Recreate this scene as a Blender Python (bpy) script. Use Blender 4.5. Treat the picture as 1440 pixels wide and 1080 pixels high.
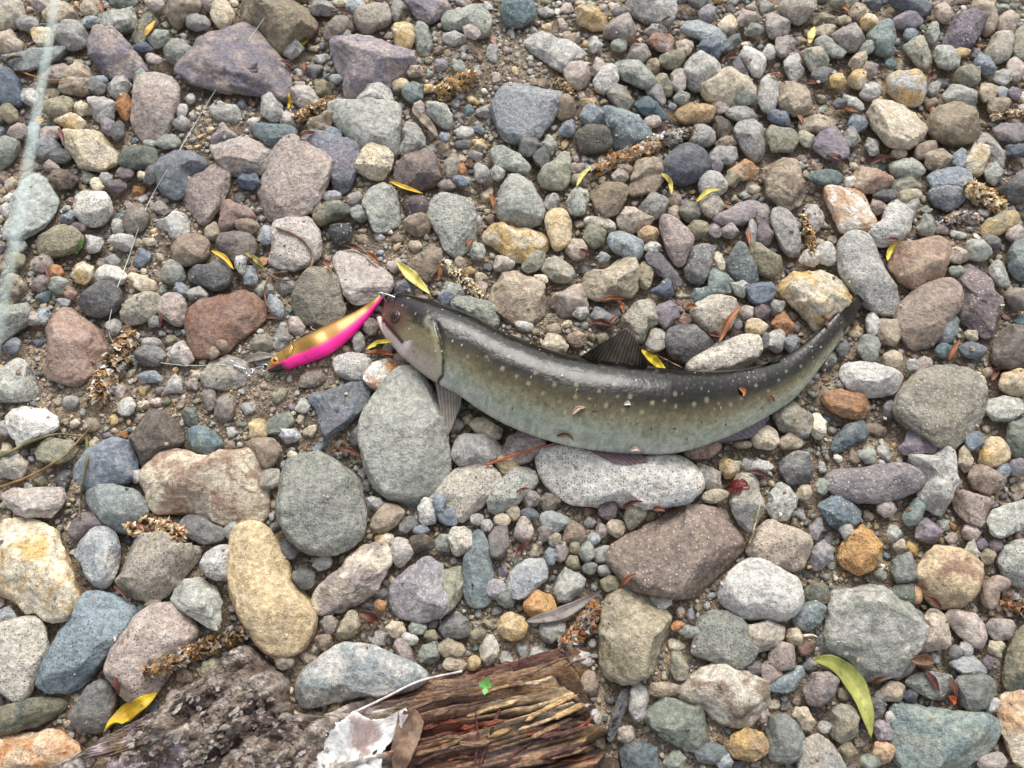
import bpy, math, random
import numpy as np
from mathutils import Vector
sc = bpy.context.scene
for o in list(bpy.data.objects): bpy.data.objects.remove(o)
# ------------------------------------------------------------------ camera
TILT, DIST, LENS = math.radians(22.0), 0.515, 28.0
cam = bpy.data.cameras.new("camera"); camo = bpy.data.objects.new("camera", cam)
sc.collection.objects.link(camo); sc.camera = camo
camo.location = (0, -DIST*math.sin(TILT), DIST*math.cos(TILT)); camo.rotation_euler = (TILT, 0, 0)
cam.lens = LENS; cam.sensor_width = 36.0; cam.clip_start = 0.01; cam.clip_end = 200
cam.dof.use_dof = True; cam.dof.focus_distance = DIST-0.012; cam.dof.aperture_fstop = 12.5
# ------------------------------------------------------------------ overcast daylight
SUN_EL, SUN_AZ = math.radians(43), math.radians(7)     # azimuth from the far side (+y), turned slightly to the right
w = bpy.data.worlds.new("World"); sc.world = w; w.use_nodes = True
nt = w.node_tree; bg = nt.nodes["Background"]
sky = nt.nodes.new("ShaderNodeTexSky"); sky.sky_type = 'NISHITA'; sky.sun_disc = False
sky.sun_elevation = SUN_EL; sky.sun_rotation = SUN_AZ; sky.air_density = 1.0; sky.dust_density = 4.0
hs = nt.nodes.new("ShaderNodeHueSaturation"); hs.inputs["Saturation"].default_value = 0.32
nt.links.new(sky.outputs[0], hs.inputs["Color"]); nt.links.new(hs.outputs[0], bg.inputs["Color"])
bg.inputs["Strength"].default_value = 0.15
sun = bpy.data.lights.new("sun", 'SUN'); suno = bpy.data.objects.new("sun", sun); sc.collection.objects.link(suno)
sun.energy = 1.1; sun.angle = math.radians(28); sun.color = (1.0, 0.97, 0.92)
sd = Vector((math.sin(SUN_AZ)*math.cos(SUN_EL), math.cos(SUN_AZ)*math.cos(SUN_EL), math.sin(SUN_EL)))
suno.rotation_euler = sd.to_track_quat('Z', 'Y').to_euler(); suno.location = (0, 1, 2)
sc.render.engine = 'CYCLES'; sc.render.resolution_x = 1024; sc.render.resolution_y = 768
sc.view_settings.view_transform = 'Standard'; sc.view_settings.look = 'None'
sc.view_settings.gamma = 1.0; sc.view_settings.exposure = 0.62; sc.view_settings.use_curve_mapping = False

# ---- survey of the stones: "colour shape texture; outline (x,y ...) or centre/radii/turn; landmark name"
# survey units are picture-sized (1440 wide) and are turned into metres on the ground by P()
STONES = """
pu a m;120,60 135,41 162,47 185,67 207,92 200,100 172,107 140,102 127,82;purple-grey oblong slab
pu f m -14;254,105 262,88 272,68 272,45 290,38 325,31 355,32 375,60 398,85 405,110 402,140 385,135 360,130 320,128 275,120;big dark purple boulder
pk r w;205,105 225,102 245,110 252,125 250,145 240,170 225,190 207,195 192,187 186,172 190,140 194,120;pink bean-shaped stone
cr a k -12;90,180 120,177 150,186 164,205 160,225 140,237 108,232 97,217 91,200;tan wedge stone
dn r s;191 221 31 16 0
sb r s;0,97 15,96 25,110 29,135 25,144 10,147 -8,146 -10,100;smooth slate-blue stone
gn a m;140,22 155,14 185,9 194,27 190,37 162,44 142,39;pale green block
gy r k;77,40 92,30 112,31 122,45 117,65 95,70 81,57
bl+gn f m;0,77 45,65 92,67 82,82 57,93 32,100 15,92
tn r k;84 19 21 13 -10
tn r m;233,2 260,-5 283,0 284,14 262,20 250,33 240,30 233,15
cr r k;313 18 15 18 20
gy r s;278 31 18 10 5
br+ol a m;328,25 332,-5 395,-8 440,5 446,22 438,42 415,58 396,72 380,60 368,38;brown mossy-topped rock
gn+gy r k;250 72 21 17 -10
gn a s;222 52 15 14 0
ol a m;184,55 195,30 205,13 220,20 222,30 208,42 203,62 190,62
or a m -20;159,145 168,132 180,133 187,150 178,170 170,165
lg a m;143 152 17 16 0
ol r k;82 151 20 14 -15
cr a m;114 150 10 13 -30
cr a m;100 171 20 9 5
lg a m;166 121 17 14 0
dg r s;137 124 12 10 -20
lb a s;138 112 11 7 0
tn a m;112 104 20 13 -10
tn a m;107 120 24 12 0
gy+bl r k;64 207 18 14 -15
dg r s;84 219 13 11 0
pk r s;71 188 14 10 -20
pp r s;26 185 15 10 -10
gn r s;-15,205 10,197 28,200 25,212 12,225 -5,235
bl r s;48 186 9 14 0
lg r m;41 136 11 12 0
ol r s;12 159 11 12 0
gn+lb f s 18;8,320 20,275 32,250 45,240 62,252 75,272 78,282 72,300 60,318 40,330 22,338 10,335;pale blue-green slab
bl+dg r s;218,245 225,225 245,215 268,215 275,207 288,215 292,230 280,240 270,250 262,270 250,280 230,272 222,262;blue heart-shaped stone
dg r s;214 242 11 18 20
pp f w -8;254,262 262,252 285,240 302,225 312,222 322,235 322,262 312,285 297,308 288,315 275,305 260,290;mauve triangular stone
lg+pk a m;297,205 315,195 345,195 370,197 385,212 385,232 370,240 345,245 322,243 303,225
pu a m;292,195 313,172 325,178 338,192 320,197 300,203
gn+lg r m;316 157 22 13 10
pu a s;152 176 10 12 0
dg r s;165 184 11 12 0
pp a s;73 234 14 8 20
db a m;88 250 18 14 0
sb a s;349 254 17 12 10
cr a m;60 49 13 14 0
lg+tn r m;-10,5 15,-5 32,8 35,25 20,33 0,40 -12,30
pk+tn a m;-10,45 15,42 30,55 28,68 10,72 -10,70
gy r s;37 33 17 9 10
pk r s;65 5 22 10 5
lb a s;126 29 14 8 -10
tn a m;128 10 13 12 0
dn a s;172 2 18 8 0
pk r s;219 5 12 9 0
pp r s;296 5 13 10 0
pp f s;80 103 21 10 -15
pk a s;217 82 14 7 5
sb a s;201 66 13 7 0
gn r s;197 112 9 14 0
lg a s;255 154 8 11 0
lg r s;268 138 7 7 0
gy r s;255 173 11 9 0
dp r s;163 261 14 8 -5
gy r s;149 252 9 8 0
gn f s;236 199 17 9 0
gn r s;210 202 10 6 0
cr r s;137 259 9 9 0
cr r s;200 247 7 6 0
dp f s;176 244 12 8 0
pk+pu a m;470,60 495,58 540,62 578,70 580,88 565,105 550,120 535,127 512,130 495,130 483,125 478,100 468,75;mauve angular rock
lg a k;503,145 508,130 516,113 530,115 545,122 553,140 552,150 505,150
gn+lg b v 5;462,147 500,150 555,147 562,155 561,185 560,207 553,215 540,208 522,202 503,207 490,190 472,172;grey-green ridged block
cr a k;496,220 505,207 522,202 540,207 552,220 548,238 540,250 528,252 518,245 500,236;cream heart-shaped stone
dp+br r m;556,252 560,235 575,222 600,213 615,212 622,225 622,245 615,255 590,262 570,264
gy a v;562,212 567,185 572,172 585,173 598,190 597,205 585,212 570,220
pk f k -4;362,265 368,242 385,215 400,203 412,197 425,203 440,215 458,222 467,235 462,255 450,280 435,295 410,306 390,306 372,298 362,282;large pinkish flat stone
bl+pu f m;428,203 440,190 470,195 490,200 503,207 503,222 497,240 490,262 470,268 462,262 467,240 455,222 440,214
bl f s;467 188 16 8 10
tl+dg b s;354,180 362,172 400,175 417,185 416,197 390,207 375,202 358,190
pk+lg a m;410,125 425,121 445,124 448,140 440,150 425,151 413,140
ol r s;452 122 10 11 0
lg a m;383 153 14 17 -20
lg a m;411 66 17 12 0
br+gy r s;456,45 465,27 480,20 495,22 498,38 485,50 470,56 458,55
lg a w;480 48 14 9 0
gy+tn r k;498,25 510,10 528,2 545,5 550,22 545,32 530,38 518,47 505,42
gy r s;557 13 9 13 10
gy a w;455 10 17 12 0
lb r s;500 8 14 9 0
pu f m;565,-5 600,-10 625,0 638,12 620,22 600,30 590,28 580,15
cr+oc r m;552,47 555,35 567,31 580,35 583,50 578,65 568,69 556,63
gn a s;594 52 12 20 -15
gn r k;622,35 625,20 640,13 660,8 680,10 690,25 690,42 680,52 670,50 655,40 640,42;green rounded stone
pk f s;663 44 13 8 30
lg r w;638 54 17 9 5
lg a m;693 75 9 11 0
br a m;583 98 13 10 0
tl+gn b s;581 128 14 13 -20
cr a m;563 118 12 8 0
wh+gn a w;600,160 603,145 615,141 628,147 636,160 632,175 622,175 608,167
pk a s;589 152 9 9 0
gy+ol r s;636 235 12 16 10
gy r s;678 242 11 14 0
gn r k;685,215 690,205 705,203 722,210 735,222 748,235 738,245 722,240 700,235
lg a w;700 241 11 11 0
gy a s;669 217 10 6 0
or r s;650 237 5 7 0
pp a s;628 259 13 7 0
bl a s;650 254 12 8 0
bl r s;625 193 8 7 0
tl r s;659 155 7 8 0
tn a m;449 175 19 14 -25
pk a m;405 168 12 12 0
gn+lg a w;512,270 520,258 535,253 550,258 557,270 560,290 562,310 545,322 528,325 518,310 513,290
lb a s;471 110 9 7 0
tl r w;705,10 712,-5 740,-5 754,8 752,22 735,32 715,32 705,22;teal rounded stone
lg f m;735,55 750,45 770,43 790,55 808,65 822,78 815,85 800,92 795,102 780,95 765,83 750,72
pk r s;811 103 18 20 0
bl+gy f k 6;692,150 700,135 712,122 740,121 770,125 790,130 787,142 780,160 768,178 758,190 740,197 720,195 705,185 697,170;blue-grey flat slab
tn+oc a m;808,25 815,5 828,2 840,12 853,20 850,35 835,37 815,33
lg r m;880,0 885,-8 930,-10 945,0 950,20 945,32 925,32 905,22 890,12
pk+gy r s;848,45 858,28 872,21 888,24 897,38 890,52 878,57 860,50
dg r s;873 17 12 8 0
gn r s;871 63 11 10 0
rb f m;907,60 922,45 942,45 948,60 942,72 925,70
pk+tn a m;963 65 13 12 0
pk+gy a s;897 74 15 13 0
gy a s;922 42 16 8 0
lb f s;956,45 965,32 985,27 1005,35 1022,45 1023,55 1012,60 995,60 975,52;pale blue slab
sb a w;1000 66 18 13 -10
dn+bl a s;1012,75 1018,58 1030,45 1040,45 1040,60 1025,72
lg r w;960,95 965,82 985,77 1005,80 1015,92 1015,105 1000,115 985,125 970,118 962,105
cr+tn r s -6;985,125 995,112 1010,103 1025,101 1040,110 1055,117 1063,128 1055,140 1040,148 1030,150 1012,143 995,138
gn r s;1046 133 17 15 0
wh r s;1037,80 1045,68 1060,68 1075,75 1077,95 1070,108 1058,105 1050,90
dg a s;1038 98 16 12 40
lg r k;1065,140 1070,115 1082,102 1092,110 1094,140 1090,158 1075,160
gn r m;863,90 880,82 900,82 912,92 920,110 920,122 905,125 885,115 870,105
pu+gy r m;907,120 920,115 930,122 937,140 932,148 922,147 912,135
wh r k;834,112 842,100 858,93 868,97 870,112 862,125 850,128 838,122
ol+gy a v;855,135 863,120 880,122 892,138 885,152 870,152
tl+sb a s -12;890,145 900,135 912,135 925,148 938,160 935,168 920,165 905,158
lb+tl a w;848,155 860,150 885,155 900,162 912,175 915,190 905,195 880,203 862,205 860,185 852,172;light teal speckled stone
bl r s;832 162 16 15 0
ol+oc a s;830 144 14 9 0
db+dn r k;835 194 25 19 10
br r s;795 151 14 14 0
bl a w;798 180 12 12 0
dg r s;745 206 17 14 -30
dg r s;762 221 12 13 0
gn a m;772 203 12 13 0
gn+ol r s;757,250 762,237 780,225 790,212 800,215 802,235 800,255 790,265 775,265 760,260
gn+lg r w;700,260 712,250 730,248 748,258 765,275 766,290 762,308 745,320 720,320 700,302 697,280;pale green speckled stone
oc+br r k;950,160 955,150 975,145 995,147 1005,155 1000,170 985,173 962,172
gy r k;988 190 18 17 0
db a s;1016 180 14 14 0
gy r w;1030,185 1040,175 1055,172 1072,178 1078,200 1080,220 1065,226 1050,217 1040,200
dg+sb r s;930,240 938,220 955,208 980,205 998,210 1002,225 995,240 985,250 965,257 945,252;dark pitted oval stone
tn+br b m;885,255 895,225 905,220 930,222 935,235 930,245 905,250
br f s;908 260 30 12 -12
ol+br r m;834,278 842,262 855,252 875,255 883,268 878,285 868,302 850,307 838,298
gn+lg r k;812 282 16 20 0
gy f v;1043 160 21 10 0
pk+gy a s;1013 148 12 12 0
gy f s;1017 217 19 14 20
lg r w;1003 258 19 16 0
br a m;1019 201 14 9 0
gy+pk r s;955 112 11 16 0
ol r m;934 117 10 15 -30
ol r m;945 83 17 12 0
gn a w;959 137 11 8 0
pk r s;918 171 12 8 0
bl r s;945 150 6 5 0
tn a m;919 90 10 9 0
pu+gy r s;995 19 13 11 0
cr r s;1023 33 14 10 -20
pk a s;1052 25 16 10 0
gn a s;1060 40 13 8 0
dg r s;985 2 17 8 0
dg r s;955 0 12 5 0
pk+gy a s;842 95 12 14 0
lg a s;837 60 9 12 0
br r s;804 56 12 9 0
br r s;878 238 11 7 0
pk r s;873 247 11 9 0
tn+or a m;1047 236 19 14 0
tn a m -14;1075,235 1090,225 1115,220 1125,228 1130,250 1138,270 1130,285 1110,296 1095,285 1080,270;rough tan stone
ol a s;1030 250 11 11 0
pu r s;1008 233 8 9 0
lg+tn r k;1099,10 1098,-5 1148,-8 1148,8 1135,25 1125,32 1110,25
pk+gy a m;1078,20 1090,15 1108,22 1118,37 1112,48 1095,52 1082,55 1078,40
pk+gy a m;1104 63 14 14 0
pp+gy r k;1168,50 1178,40 1198,37 1213,45 1218,60 1205,70 1190,68 1178,60
tl+gn r k;1220,50 1225,35 1240,30 1255,35 1260,52 1260,72 1245,75 1230,70;teal-green rounded stone
gn r w;1219 66 13 10 -50
tn+gn a m;1127,72 1135,62 1155,62 1167,75 1165,92 1150,100 1140,98 1133,85
gn+gy f s;1145,60 1158,50 1175,60 1190,72 1185,80 1170,78 1155,68
dg+sb r s;1250,5 1252,-5 1300,-6 1311,8 1303,20 1285,22 1265,12
pu r s;1276 29 20 9 5
cr r m;1225 32 14 11 0
pu+dp b w;1327,58 1338,35 1345,18 1365,18 1387,28 1380,45 1368,62 1350,68 1335,62;dark purple speckled block
pk+tn r s;1327 16 13 14 0
tn r s;1360,10 1375,0 1395,5 1403,20 1400,40 1390,47 1380,35 1385,25
pk+tn r s;1418 30 15 16 0
tn+gy r w;1388,70 1395,52 1410,45 1425,47 1427,65 1418,82 1400,85 1390,80
ol+gn r s;1437 62 14 21 0
gn+lg r m;1313,75 1318,65 1335,65 1350,80 1348,95 1335,98 1320,93
tn+gn a m;1272,65 1285,55 1297,50 1308,62 1310,85 1302,95 1290,85 1280,75
bl r s;1369,85 1375,78 1390,83 1400,95 1398,103 1385,103 1373,95
gn+ol r k;1363 107 19 13 -5
lg a m;1412 107 13 12 0
pk r s;1429 97 13 16 0
wh+lb/oc r m;1248,110 1258,104 1285,105 1298,115 1301,130 1295,145 1280,143 1265,135 1250,125
cr+tn a m;1222,155 1235,143 1255,135 1275,140 1290,155 1301,175 1299,192 1285,207 1265,210 1245,205 1238,195 1227,178;large cream knobbly stone
ol+br r s;1344 176 35 23 12;smooth olive-brown stone
gn+lg r w;1349 136 22 16 25
gy+lg r s;1225 128 15 12 -20
cr r m;1207 110 14 13 0
oc a s;1178 112 12 9 0
dg f s;1156 105 16 9 -20
lg a m;1117 95 13 18 -20
br+tn a m;1092,120 1105,115 1135,120 1148,140 1150,152 1135,162 1118,162 1100,150 1093,138
sb r s;1096 165 18 9 25
tn f m;1150 174 25 10 -5
pu f s;1145,205 1150,190 1160,175 1170,174 1180,188 1190,205 1193,220 1180,226 1162,220;purple triangular stone
bl a s;1207 172 13 12 0
gy a s;1197 194 12 12 0
lg a m;1201 143 17 9 30
dg a s;1180 145 10 8 0
gn+ol f m;1100 195 24 17 0
tn+gn a s;1135 194 12 11 0
tn+rb a v;1200,245 1210,235 1235,232 1252,245 1254,258 1240,268 1215,270 1203,262
dn+tl r k;1160 249 25 11 5
wh a s;1195 254 9 9 0
gn+lg r w;1275 237 23 14 10
ol+gn a m;1273 260 20 13 0
tn a m;1320 223 19 14 0
br r s;1302 210 17 11 -25
bl+lb b s;1350 223 10 12 0
oc+wh b m;1374 226 14 19 15
pk+gy a m;1375,195 1385,180 1395,185 1408,205 1420,220 1415,235 1400,245 1390,225 1383,210
gn+lg a w;1400 240 12 18 0
bl f w;1305,247 1320,238 1345,236 1365,240 1370,258 1360,275 1330,272 1312,262
dp+gy f s;1395,180 1410,173 1440,175 1445,195 1425,200 1405,195
sb+dg r s;1430 212 16 10 0
dg r s;1408,262 1425,248 1445,235 1450,280 1425,282
br r m;1405 148 16 11 0
tn a s;1390 127 12 15 30
lb r s;1410 130 8 9 0
pu r s;1427 131 9 8 0
pp a s;1225 95 10 11 0
tl r s;1253 90 8 6 0
tn a s;1207 86 12 10 0
tn a m;1206 14 14 12 0
ol a m;1160 26 19 9 0
tn a s;1187 27 12 7 0
ol+dn r s;1185 2 22 8 0
dg+bl a s;1230 3 11 8 0
lg a w;1083 72 9 11 0
tn a s;1160 42 14 8 0
gn r s;1313 45 8 16 0
bl r s;1280 48 9 8 0
lg a m;1229 205 9 13 -25
tn r s;1264 215 10 7 0
oc r s;1352 73 13 6 0
wh r k;105,290 108,278 120,271 145,271 155,280 157,295 148,310 135,317 118,315 107,303;white speckled round stone
ol r k;47,345 52,332 70,320 90,315 108,325 118,335 115,348 95,356 70,360 55,357;olive grainy stone
gy+br r m;174,310 178,295 195,283 207,290 210,305 205,318 190,328 178,327
wh+lg a m 8;218,315 230,303 245,294 258,296 266,308 263,325 252,333 240,331 225,320;white angular stone
pp+gy f s;225 292 14 9 20
br r s;236,355 245,340 262,332 280,331 293,340 292,358 280,368 260,373 242,370;smooth brown oval stone
dg+br r s;300,345 310,332 330,328 355,332 362,345 355,360 345,372 330,370 312,355
dg r k -6;261,385 270,375 295,372 312,367 323,378 327,390 320,403 300,408 280,398 265,393;dark pitted lava stone
gn+gy r s;243 384 17 14 0
pp+rb r s;305,315 312,285 325,282 345,290 358,300 357,308 335,310 330,318 318,326 308,325
br r s;347 318 17 11 0
rb+pk a s;50,505 60,485 72,460 83,432 92,428 105,440 125,450 140,465 150,480 152,492 140,500 128,520 118,533 95,538 65,528 52,520;red-brown pyramid rock
dg r k;109,420 118,405 138,398 160,400 172,412 170,430 155,440 140,446 122,440 112,432;dark grey oval stone
ol+lg r k;165,443 175,428 190,415 210,409 224,415 225,430 218,442 200,452 180,455;yellow-green speckled stone
pk r k;223,440 228,420 240,413 255,415 262,430 260,450 250,458 235,453
rb f s -12;264,455 268,440 285,425 310,418 345,412 365,418 375,430 372,445 358,458 345,470 330,480 318,495 300,500 275,497 267,480;large red-brown flat stone
wh r w;156 387 21 14 5
cr a s;178,390 185,384 200,387 218,395 215,405 200,410 188,403
oc a m;98,385 103,372 118,368 130,375 130,390 118,399 105,395
or a s;78 381 10 10 0
pp a m;59 370 16 12 0
br r m;20 400 13 13 0
ol a m;22 367 12 10 0
gn r s;82 400 14 11 0
gn+lb r s;25 345 11 10 0
lg a k;131 342 12 14 0
gy r s;158 366 11 7 0
lg a s;172 338 15 11 0
gn+lg a s;165 318 9 10 0
gy+gn r k;-10,428 15,424 35,425 43,435 40,450 25,462 10,475 -10,490
lb a w;60 444 10 14 0
pk a m;45 447 13 10 0
bl+dg r s;17 487 12 10 -30
lg+gn r k;-10,520 10,510 30,506 40,515 45,530 52,545 45,560 20,565 -10,562
gy+dg r k;210 500 23 14 5
lg+pk a m;233,497 245,485 257,478 265,490 273,505 262,515 250,512 240,507
gy r s;213 481 13 6 0
lb+bl a m;211 530 16 8 0
tn+gy f m;282,530 300,510 320,500 345,508 352,525 345,540 315,548 290,545
br r s;299 496 9 9 0
br r s;312 485 9 7 0
bl+lb a s;255 408 11 9 30
lg a m;338 370 9 14 -10
lb a w;350 388 12 14 0
tn r s;298 325 10 12 0
rb a s;98 412 10 9 0
gy r s;278 412 14 9 0
lg+bl a s;89 423 9 7 0
dp r s;110 320 11 7 0
gy r s;160 459 10 11 0
gy a s;215 452 10 8 0
lg+pk f k;378,365 382,330 388,315 410,311 435,310 447,325 450,345 445,362 430,372 415,378 395,375;flat pale granite slab
lb+bl r s;374 331 10 13 20
ol r m;440,310 442,297 455,285 475,282 490,290 494,300 480,305 465,310 450,317
gy+gn r s;506 300 12 11 0
bk a w;462,330 465,318 478,312 492,315 496,330 490,340 475,343
gy+pp r s;498 280 12 9 0
lb+gy r s;467 277 13 8 0
pk r s;444 290 7 12 30
db+dp r w;565,290 570,280 585,274 600,277 603,290 598,305 585,309 570,300
br r s;567,315 575,308 590,300 603,297 607,310 603,325 590,332 575,328
gn+lg f k 4;601,300 608,285 625,279 650,283 666,295 668,315 670,335 655,350 640,358 622,345 615,325 605,312;flat greenish-grey stone
oc a m;673,330 676,315 688,311 705,318 735,320 765,325 776,338 772,350 760,358 745,365 725,365 712,358 695,345 680,338;yellow ochre stone
pk+lg f s -6;470,365 478,352 495,348 515,357 535,375 550,388 552,402 545,412 530,420 515,428 500,432 488,420 480,400 472,380;pinkish-grey triangular stone
ol+gy r k -10;406,425 412,400 425,388 445,383 465,387 478,402 480,420 485,435 478,450 462,460 445,462 430,455 415,440;olive-grey rounded stone
br f s;572,370 590,358 605,350 622,352 620,370 610,385 600,397 588,390 578,380
dg+bl a m;552,410 558,395 568,388 580,395 585,408 578,415 560,418
lb r m;374,425 382,415 392,420 400,432 398,445 390,449 380,440
pk r m;403,455 410,447 420,447 429,460 425,470 415,472 407,465
gn r k;634,432 640,420 660,417 685,425 700,435 703,450 695,462 675,455 650,445
gn f s;637 412 16 13 0
sb r s;628 420 11 12 0
ol+gy r s;370 483 16 13 0
gy a m;396 478 12 18 0
lg r k;469,510 475,500 490,495 510,498 522,507 520,520 508,533 490,535 475,528
wh/or a m 8;509,520 518,508 540,505 565,505 582,515 585,525 575,535 560,545 545,550 525,545 513,535;white rust-stained stone
br+gy r s;440 533 20 10 -20
gy r s;503 480 9 15 -10
dg+br a s;521 457 13 13 0
gy f s;372 505 20 9 0
tn a s;584 346 9 8 0
br r s;560 336 8 6 0
gn+lg a k;672 354 11 14 0
tn a s;645 367 7 8 0
pk a s;567 501 12 10 0
tn f m;685,420 690,400 705,385 725,380 745,390 765,400 768,420 765,440 745,455 720,455 700,440
tn+lg a m;708 370 14 12 0
lg r s;672 310 7 7 0
cr+oc r m;766,310 770,300 780,297 795,299 803,315 803,335 795,345 780,352 775,340 770,325
gn+ol a s;732,375 738,360 755,353 767,357 765,370 755,380 742,382
ol+lg a s;762,378 768,362 782,358 798,370 808,385 800,395 780,397
tn+pk a m;770,425 780,415 805,400 815,402 825,420 828,430 810,440 790,443
ol+tn a m;820,402 825,385 845,375 865,362 880,358 895,370 898,390 895,405 885,415 865,420 840,420 825,412;rough olive-tan rock
ol r s;908 386 10 22 8
dg+dp f s;907,362 915,355 930,358 942,372 955,385 962,400 955,402 940,395 925,385 912,375
sb a s;914,410 925,400 938,389 948,405 950,413 935,417
lb r k;854,340 858,330 870,327 890,330 905,343 905,358 895,367 880,360 862,352
tn+pk a k;868,308 880,293 895,290 910,298 920,308 912,318 900,322 885,327 870,318
tn+or r s;912 329 14 11 0
gy r k;895,290 905,280 920,270 935,275 940,285 935,300 922,308 910,300
pp r k;926,315 930,305 945,307 962,320 977,335 970,350 962,372 952,373 940,355 932,335
dg+gy r w;963,385 968,355 975,347 990,340 1002,347 1003,360 995,385 988,398 975,398
tl+gn a w;1012 397 18 20 0
tl a w;984 415 15 12 0
pp+pu r s;1000,310 1010,302 1030,290 1055,281 1070,283 1073,295 1060,305 1045,315 1020,318
pu+pk r s;1005 324 10 12 0
pk+gy r s;1026 324 12 10 0
dg+ol r s;971 297 15 15 0
tn+gy r k;1001 290 17 17 0
ol r s;981 323 14 12 0
dn+bl r w;1022,370 1026,350 1035,340 1048,340 1052,360 1065,380 1070,395 1055,400 1035,390
ol r k;1047,355 1055,345 1070,345 1085,352 1097,365 1097,380 1085,388 1068,382 1055,370
sb+bl b s;1048,405 1060,398 1085,396 1090,410 1080,425 1065,429 1055,420;slate-blue block pebble
tn+lg r k;970,440 980,425 995,418 1020,418 1035,425 1037,435 1030,455 1015,470 1000,468 985,455
dg r k -10;936,480 940,465 955,457 980,457 995,467 1003,480 1000,492 985,503 968,511 950,505 940,495;dark charcoal round stone
cr+lg r k;957,520 965,510 985,500 1005,485 1025,472 1040,463 1055,465 1068,478 1070,492 1060,508 1045,518 1020,525 985,524;long cream stone
oc+cr r m;1063 460 16 12 0
pk r s;1050 439 10 9 0
dp r s;1072 438 11 11 0
dg r s;1076 479 10 12 0
ol+lg a w;872,455 878,440 895,425 915,420 925,432 930,450 915,460 905,480 890,478
pu a s;917,440 925,428 940,422 955,428 955,445 945,455 935,460 925,452
tn+gy r m;923 478 15 17 0
sb+gy a m;830,445 838,430 850,432 865,447 860,457 845,458
tn+cr a s;762,485 770,470 790,472 800,485 795,495 775,495
br a m;811 476 12 12 0
lg r s;738 459 12 8 0
tn r s;778 463 11 8 0
lg a s;818 438 12 9 0
ol+gn r s;838 332 16 15 40
tn+lg r m;845 315 24 8 15
tn+pk r s;812 350 14 14 0
wh a w;918 347 12 9 0
lb a s;849 361 10 7 0
cr a s;760 392 10 7 30
gy a s;776 284 12 13 0
br r s;950 281 10 9 0
tn a s;948 299 9 12 0
cr r s;1012 367 7 13 -25
rb r s;964 450 9 6 0
pu r s;1037 457 8 6 0
gn+lg a s;1041 403 14 13 0
dp r s;1075 328 12 17 0
gy r s;1058 325 8 20 0
pp+gy r s;1072 302 11 14 0
lg+gy r w -18;1084,310 1088,293 1100,285 1112,295 1120,315 1128,340 1128,358 1115,361 1102,350 1092,330
lg+pk a m;1132,300 1138,290 1150,284 1158,295 1160,312 1150,323 1140,318
or+cr/wh f m 2;1158,275 1160,265 1210,267 1222,290 1231,310 1222,325 1200,328 1185,325 1175,305;rust-orange slab
lg r k 6;1219,335 1225,322 1240,312 1245,295 1255,283 1270,281 1282,295 1281,318 1270,335 1255,343 1235,345;pale kidney-shaped stone
gy+lg r k;1175,355 1182,340 1200,331 1215,332 1230,350 1250,375 1262,395 1271,415 1268,430 1255,438 1235,437 1215,425 1195,405 1180,385;big grey oblong stone
rb+tn r s;1250,375 1258,350 1275,337 1300,331 1325,333 1340,345 1338,365 1328,380 1322,395 1305,400 1285,410 1272,400 1262,388;tan-brown lumpy stone
br+pk r s;1262,440 1270,425 1285,410 1305,400 1325,395 1340,402 1346,420 1342,440 1330,455 1325,475 1310,485 1290,487 1275,475 1263,458;brown kidney-shaped stone
cr/oc a m;1087,400 1100,385 1130,375 1160,374 1180,385 1190,405 1195,425 1180,440 1165,455 1150,460 1140,445 1110,420 1095,412;cream rock with ochre edge
pp+dp a w;1348,400 1350,375 1365,365 1380,372 1395,400 1408,425 1416,440 1412,455 1402,470 1390,475 1370,460 1352,448 1347,430;mauve tapered rock
br+dg r s;1397,500 1400,480 1415,462 1435,455 1455,460 1455,510 1430,518 1405,512
bl+gn r k;1417,360 1425,342 1445,332 1450,390 1435,392 1422,380
oc+ol r m;1380,320 1390,308 1410,297 1428,298 1433,310 1420,322 1405,330 1388,330
gn+lg r s;1377 351 19 15 10
dp+gy r s;1395 340 15 9 20
gn+lg r m;1390,375 1400,363 1410,372 1420,395 1420,405 1408,405 1395,392
bl+dg a w;1308,270 1318,258 1345,258 1358,275 1352,288 1335,295 1318,285
lg r s;1227 455 10 17 0
gn+gy r s -8;1205,490 1210,475 1222,468 1235,472 1238,490 1230,508 1218,510
lg r w 8;1183,525 1188,514 1200,511 1240,513 1265,518 1267,535 1262,550 1245,557 1225,557 1195,545
gy+ol f w -6;1265,555 1275,540 1295,522 1320,513 1345,515 1372,522 1385,545 1385,575 1378,598 1360,615 1340,628 1315,625 1285,605 1258,580;broad grey-olive flat stone
bl+gn r s;1333 460 14 22 15
or+rb a s;1084,455 1092,440 1102,436 1115,455 1119,465 1105,469 1092,462
lg r w;1091 480 14 15 0
bl+gy a s;1116 483 12 14 0
tl r s;1329 492 13 10 0
bl+dg r s;1368 492 19 11 5
tn r m;1255 505 14 11 0
tn f m;1250 466 18 18 0
tn a s;1367 470 10 9 0
lg+tn r m;1141 363 16 11 0
lg r s;1162 357 16 13 40
br+gy r s;1408,412 1425,405 1445,405 1445,435 1425,432
oc+tn r m;1405,545 1410,525 1430,520 1450,522 1450,555 1425,556
lg r s;1283 513 9 9 0
pk a s;1300 510 11 9 0
gn r s;1345 382 11 9 0
tn+pk a s;1347 358 14 14 0
pk r s;1430 328 14 13 0
gy+gn a s;1282 293 12 14 0
gy+gn a s;1303 317 14 13 0
dg r s;1182 487 11 14 0
dg+gn r s;1160 505 14 14 0
gy a s;1094 430 10 9 0
sb r s;1081 412 10 13 0
dg r s;1244 275 15 8 0
ol+cr r s;1277 275 17 9 0
pk+br a s;1235 290 12 9 0
wh a s 6;7,585 15,575 35,573 65,577 80,587 80,600 68,610 45,618 25,628 15,610;white triangular stone
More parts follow.
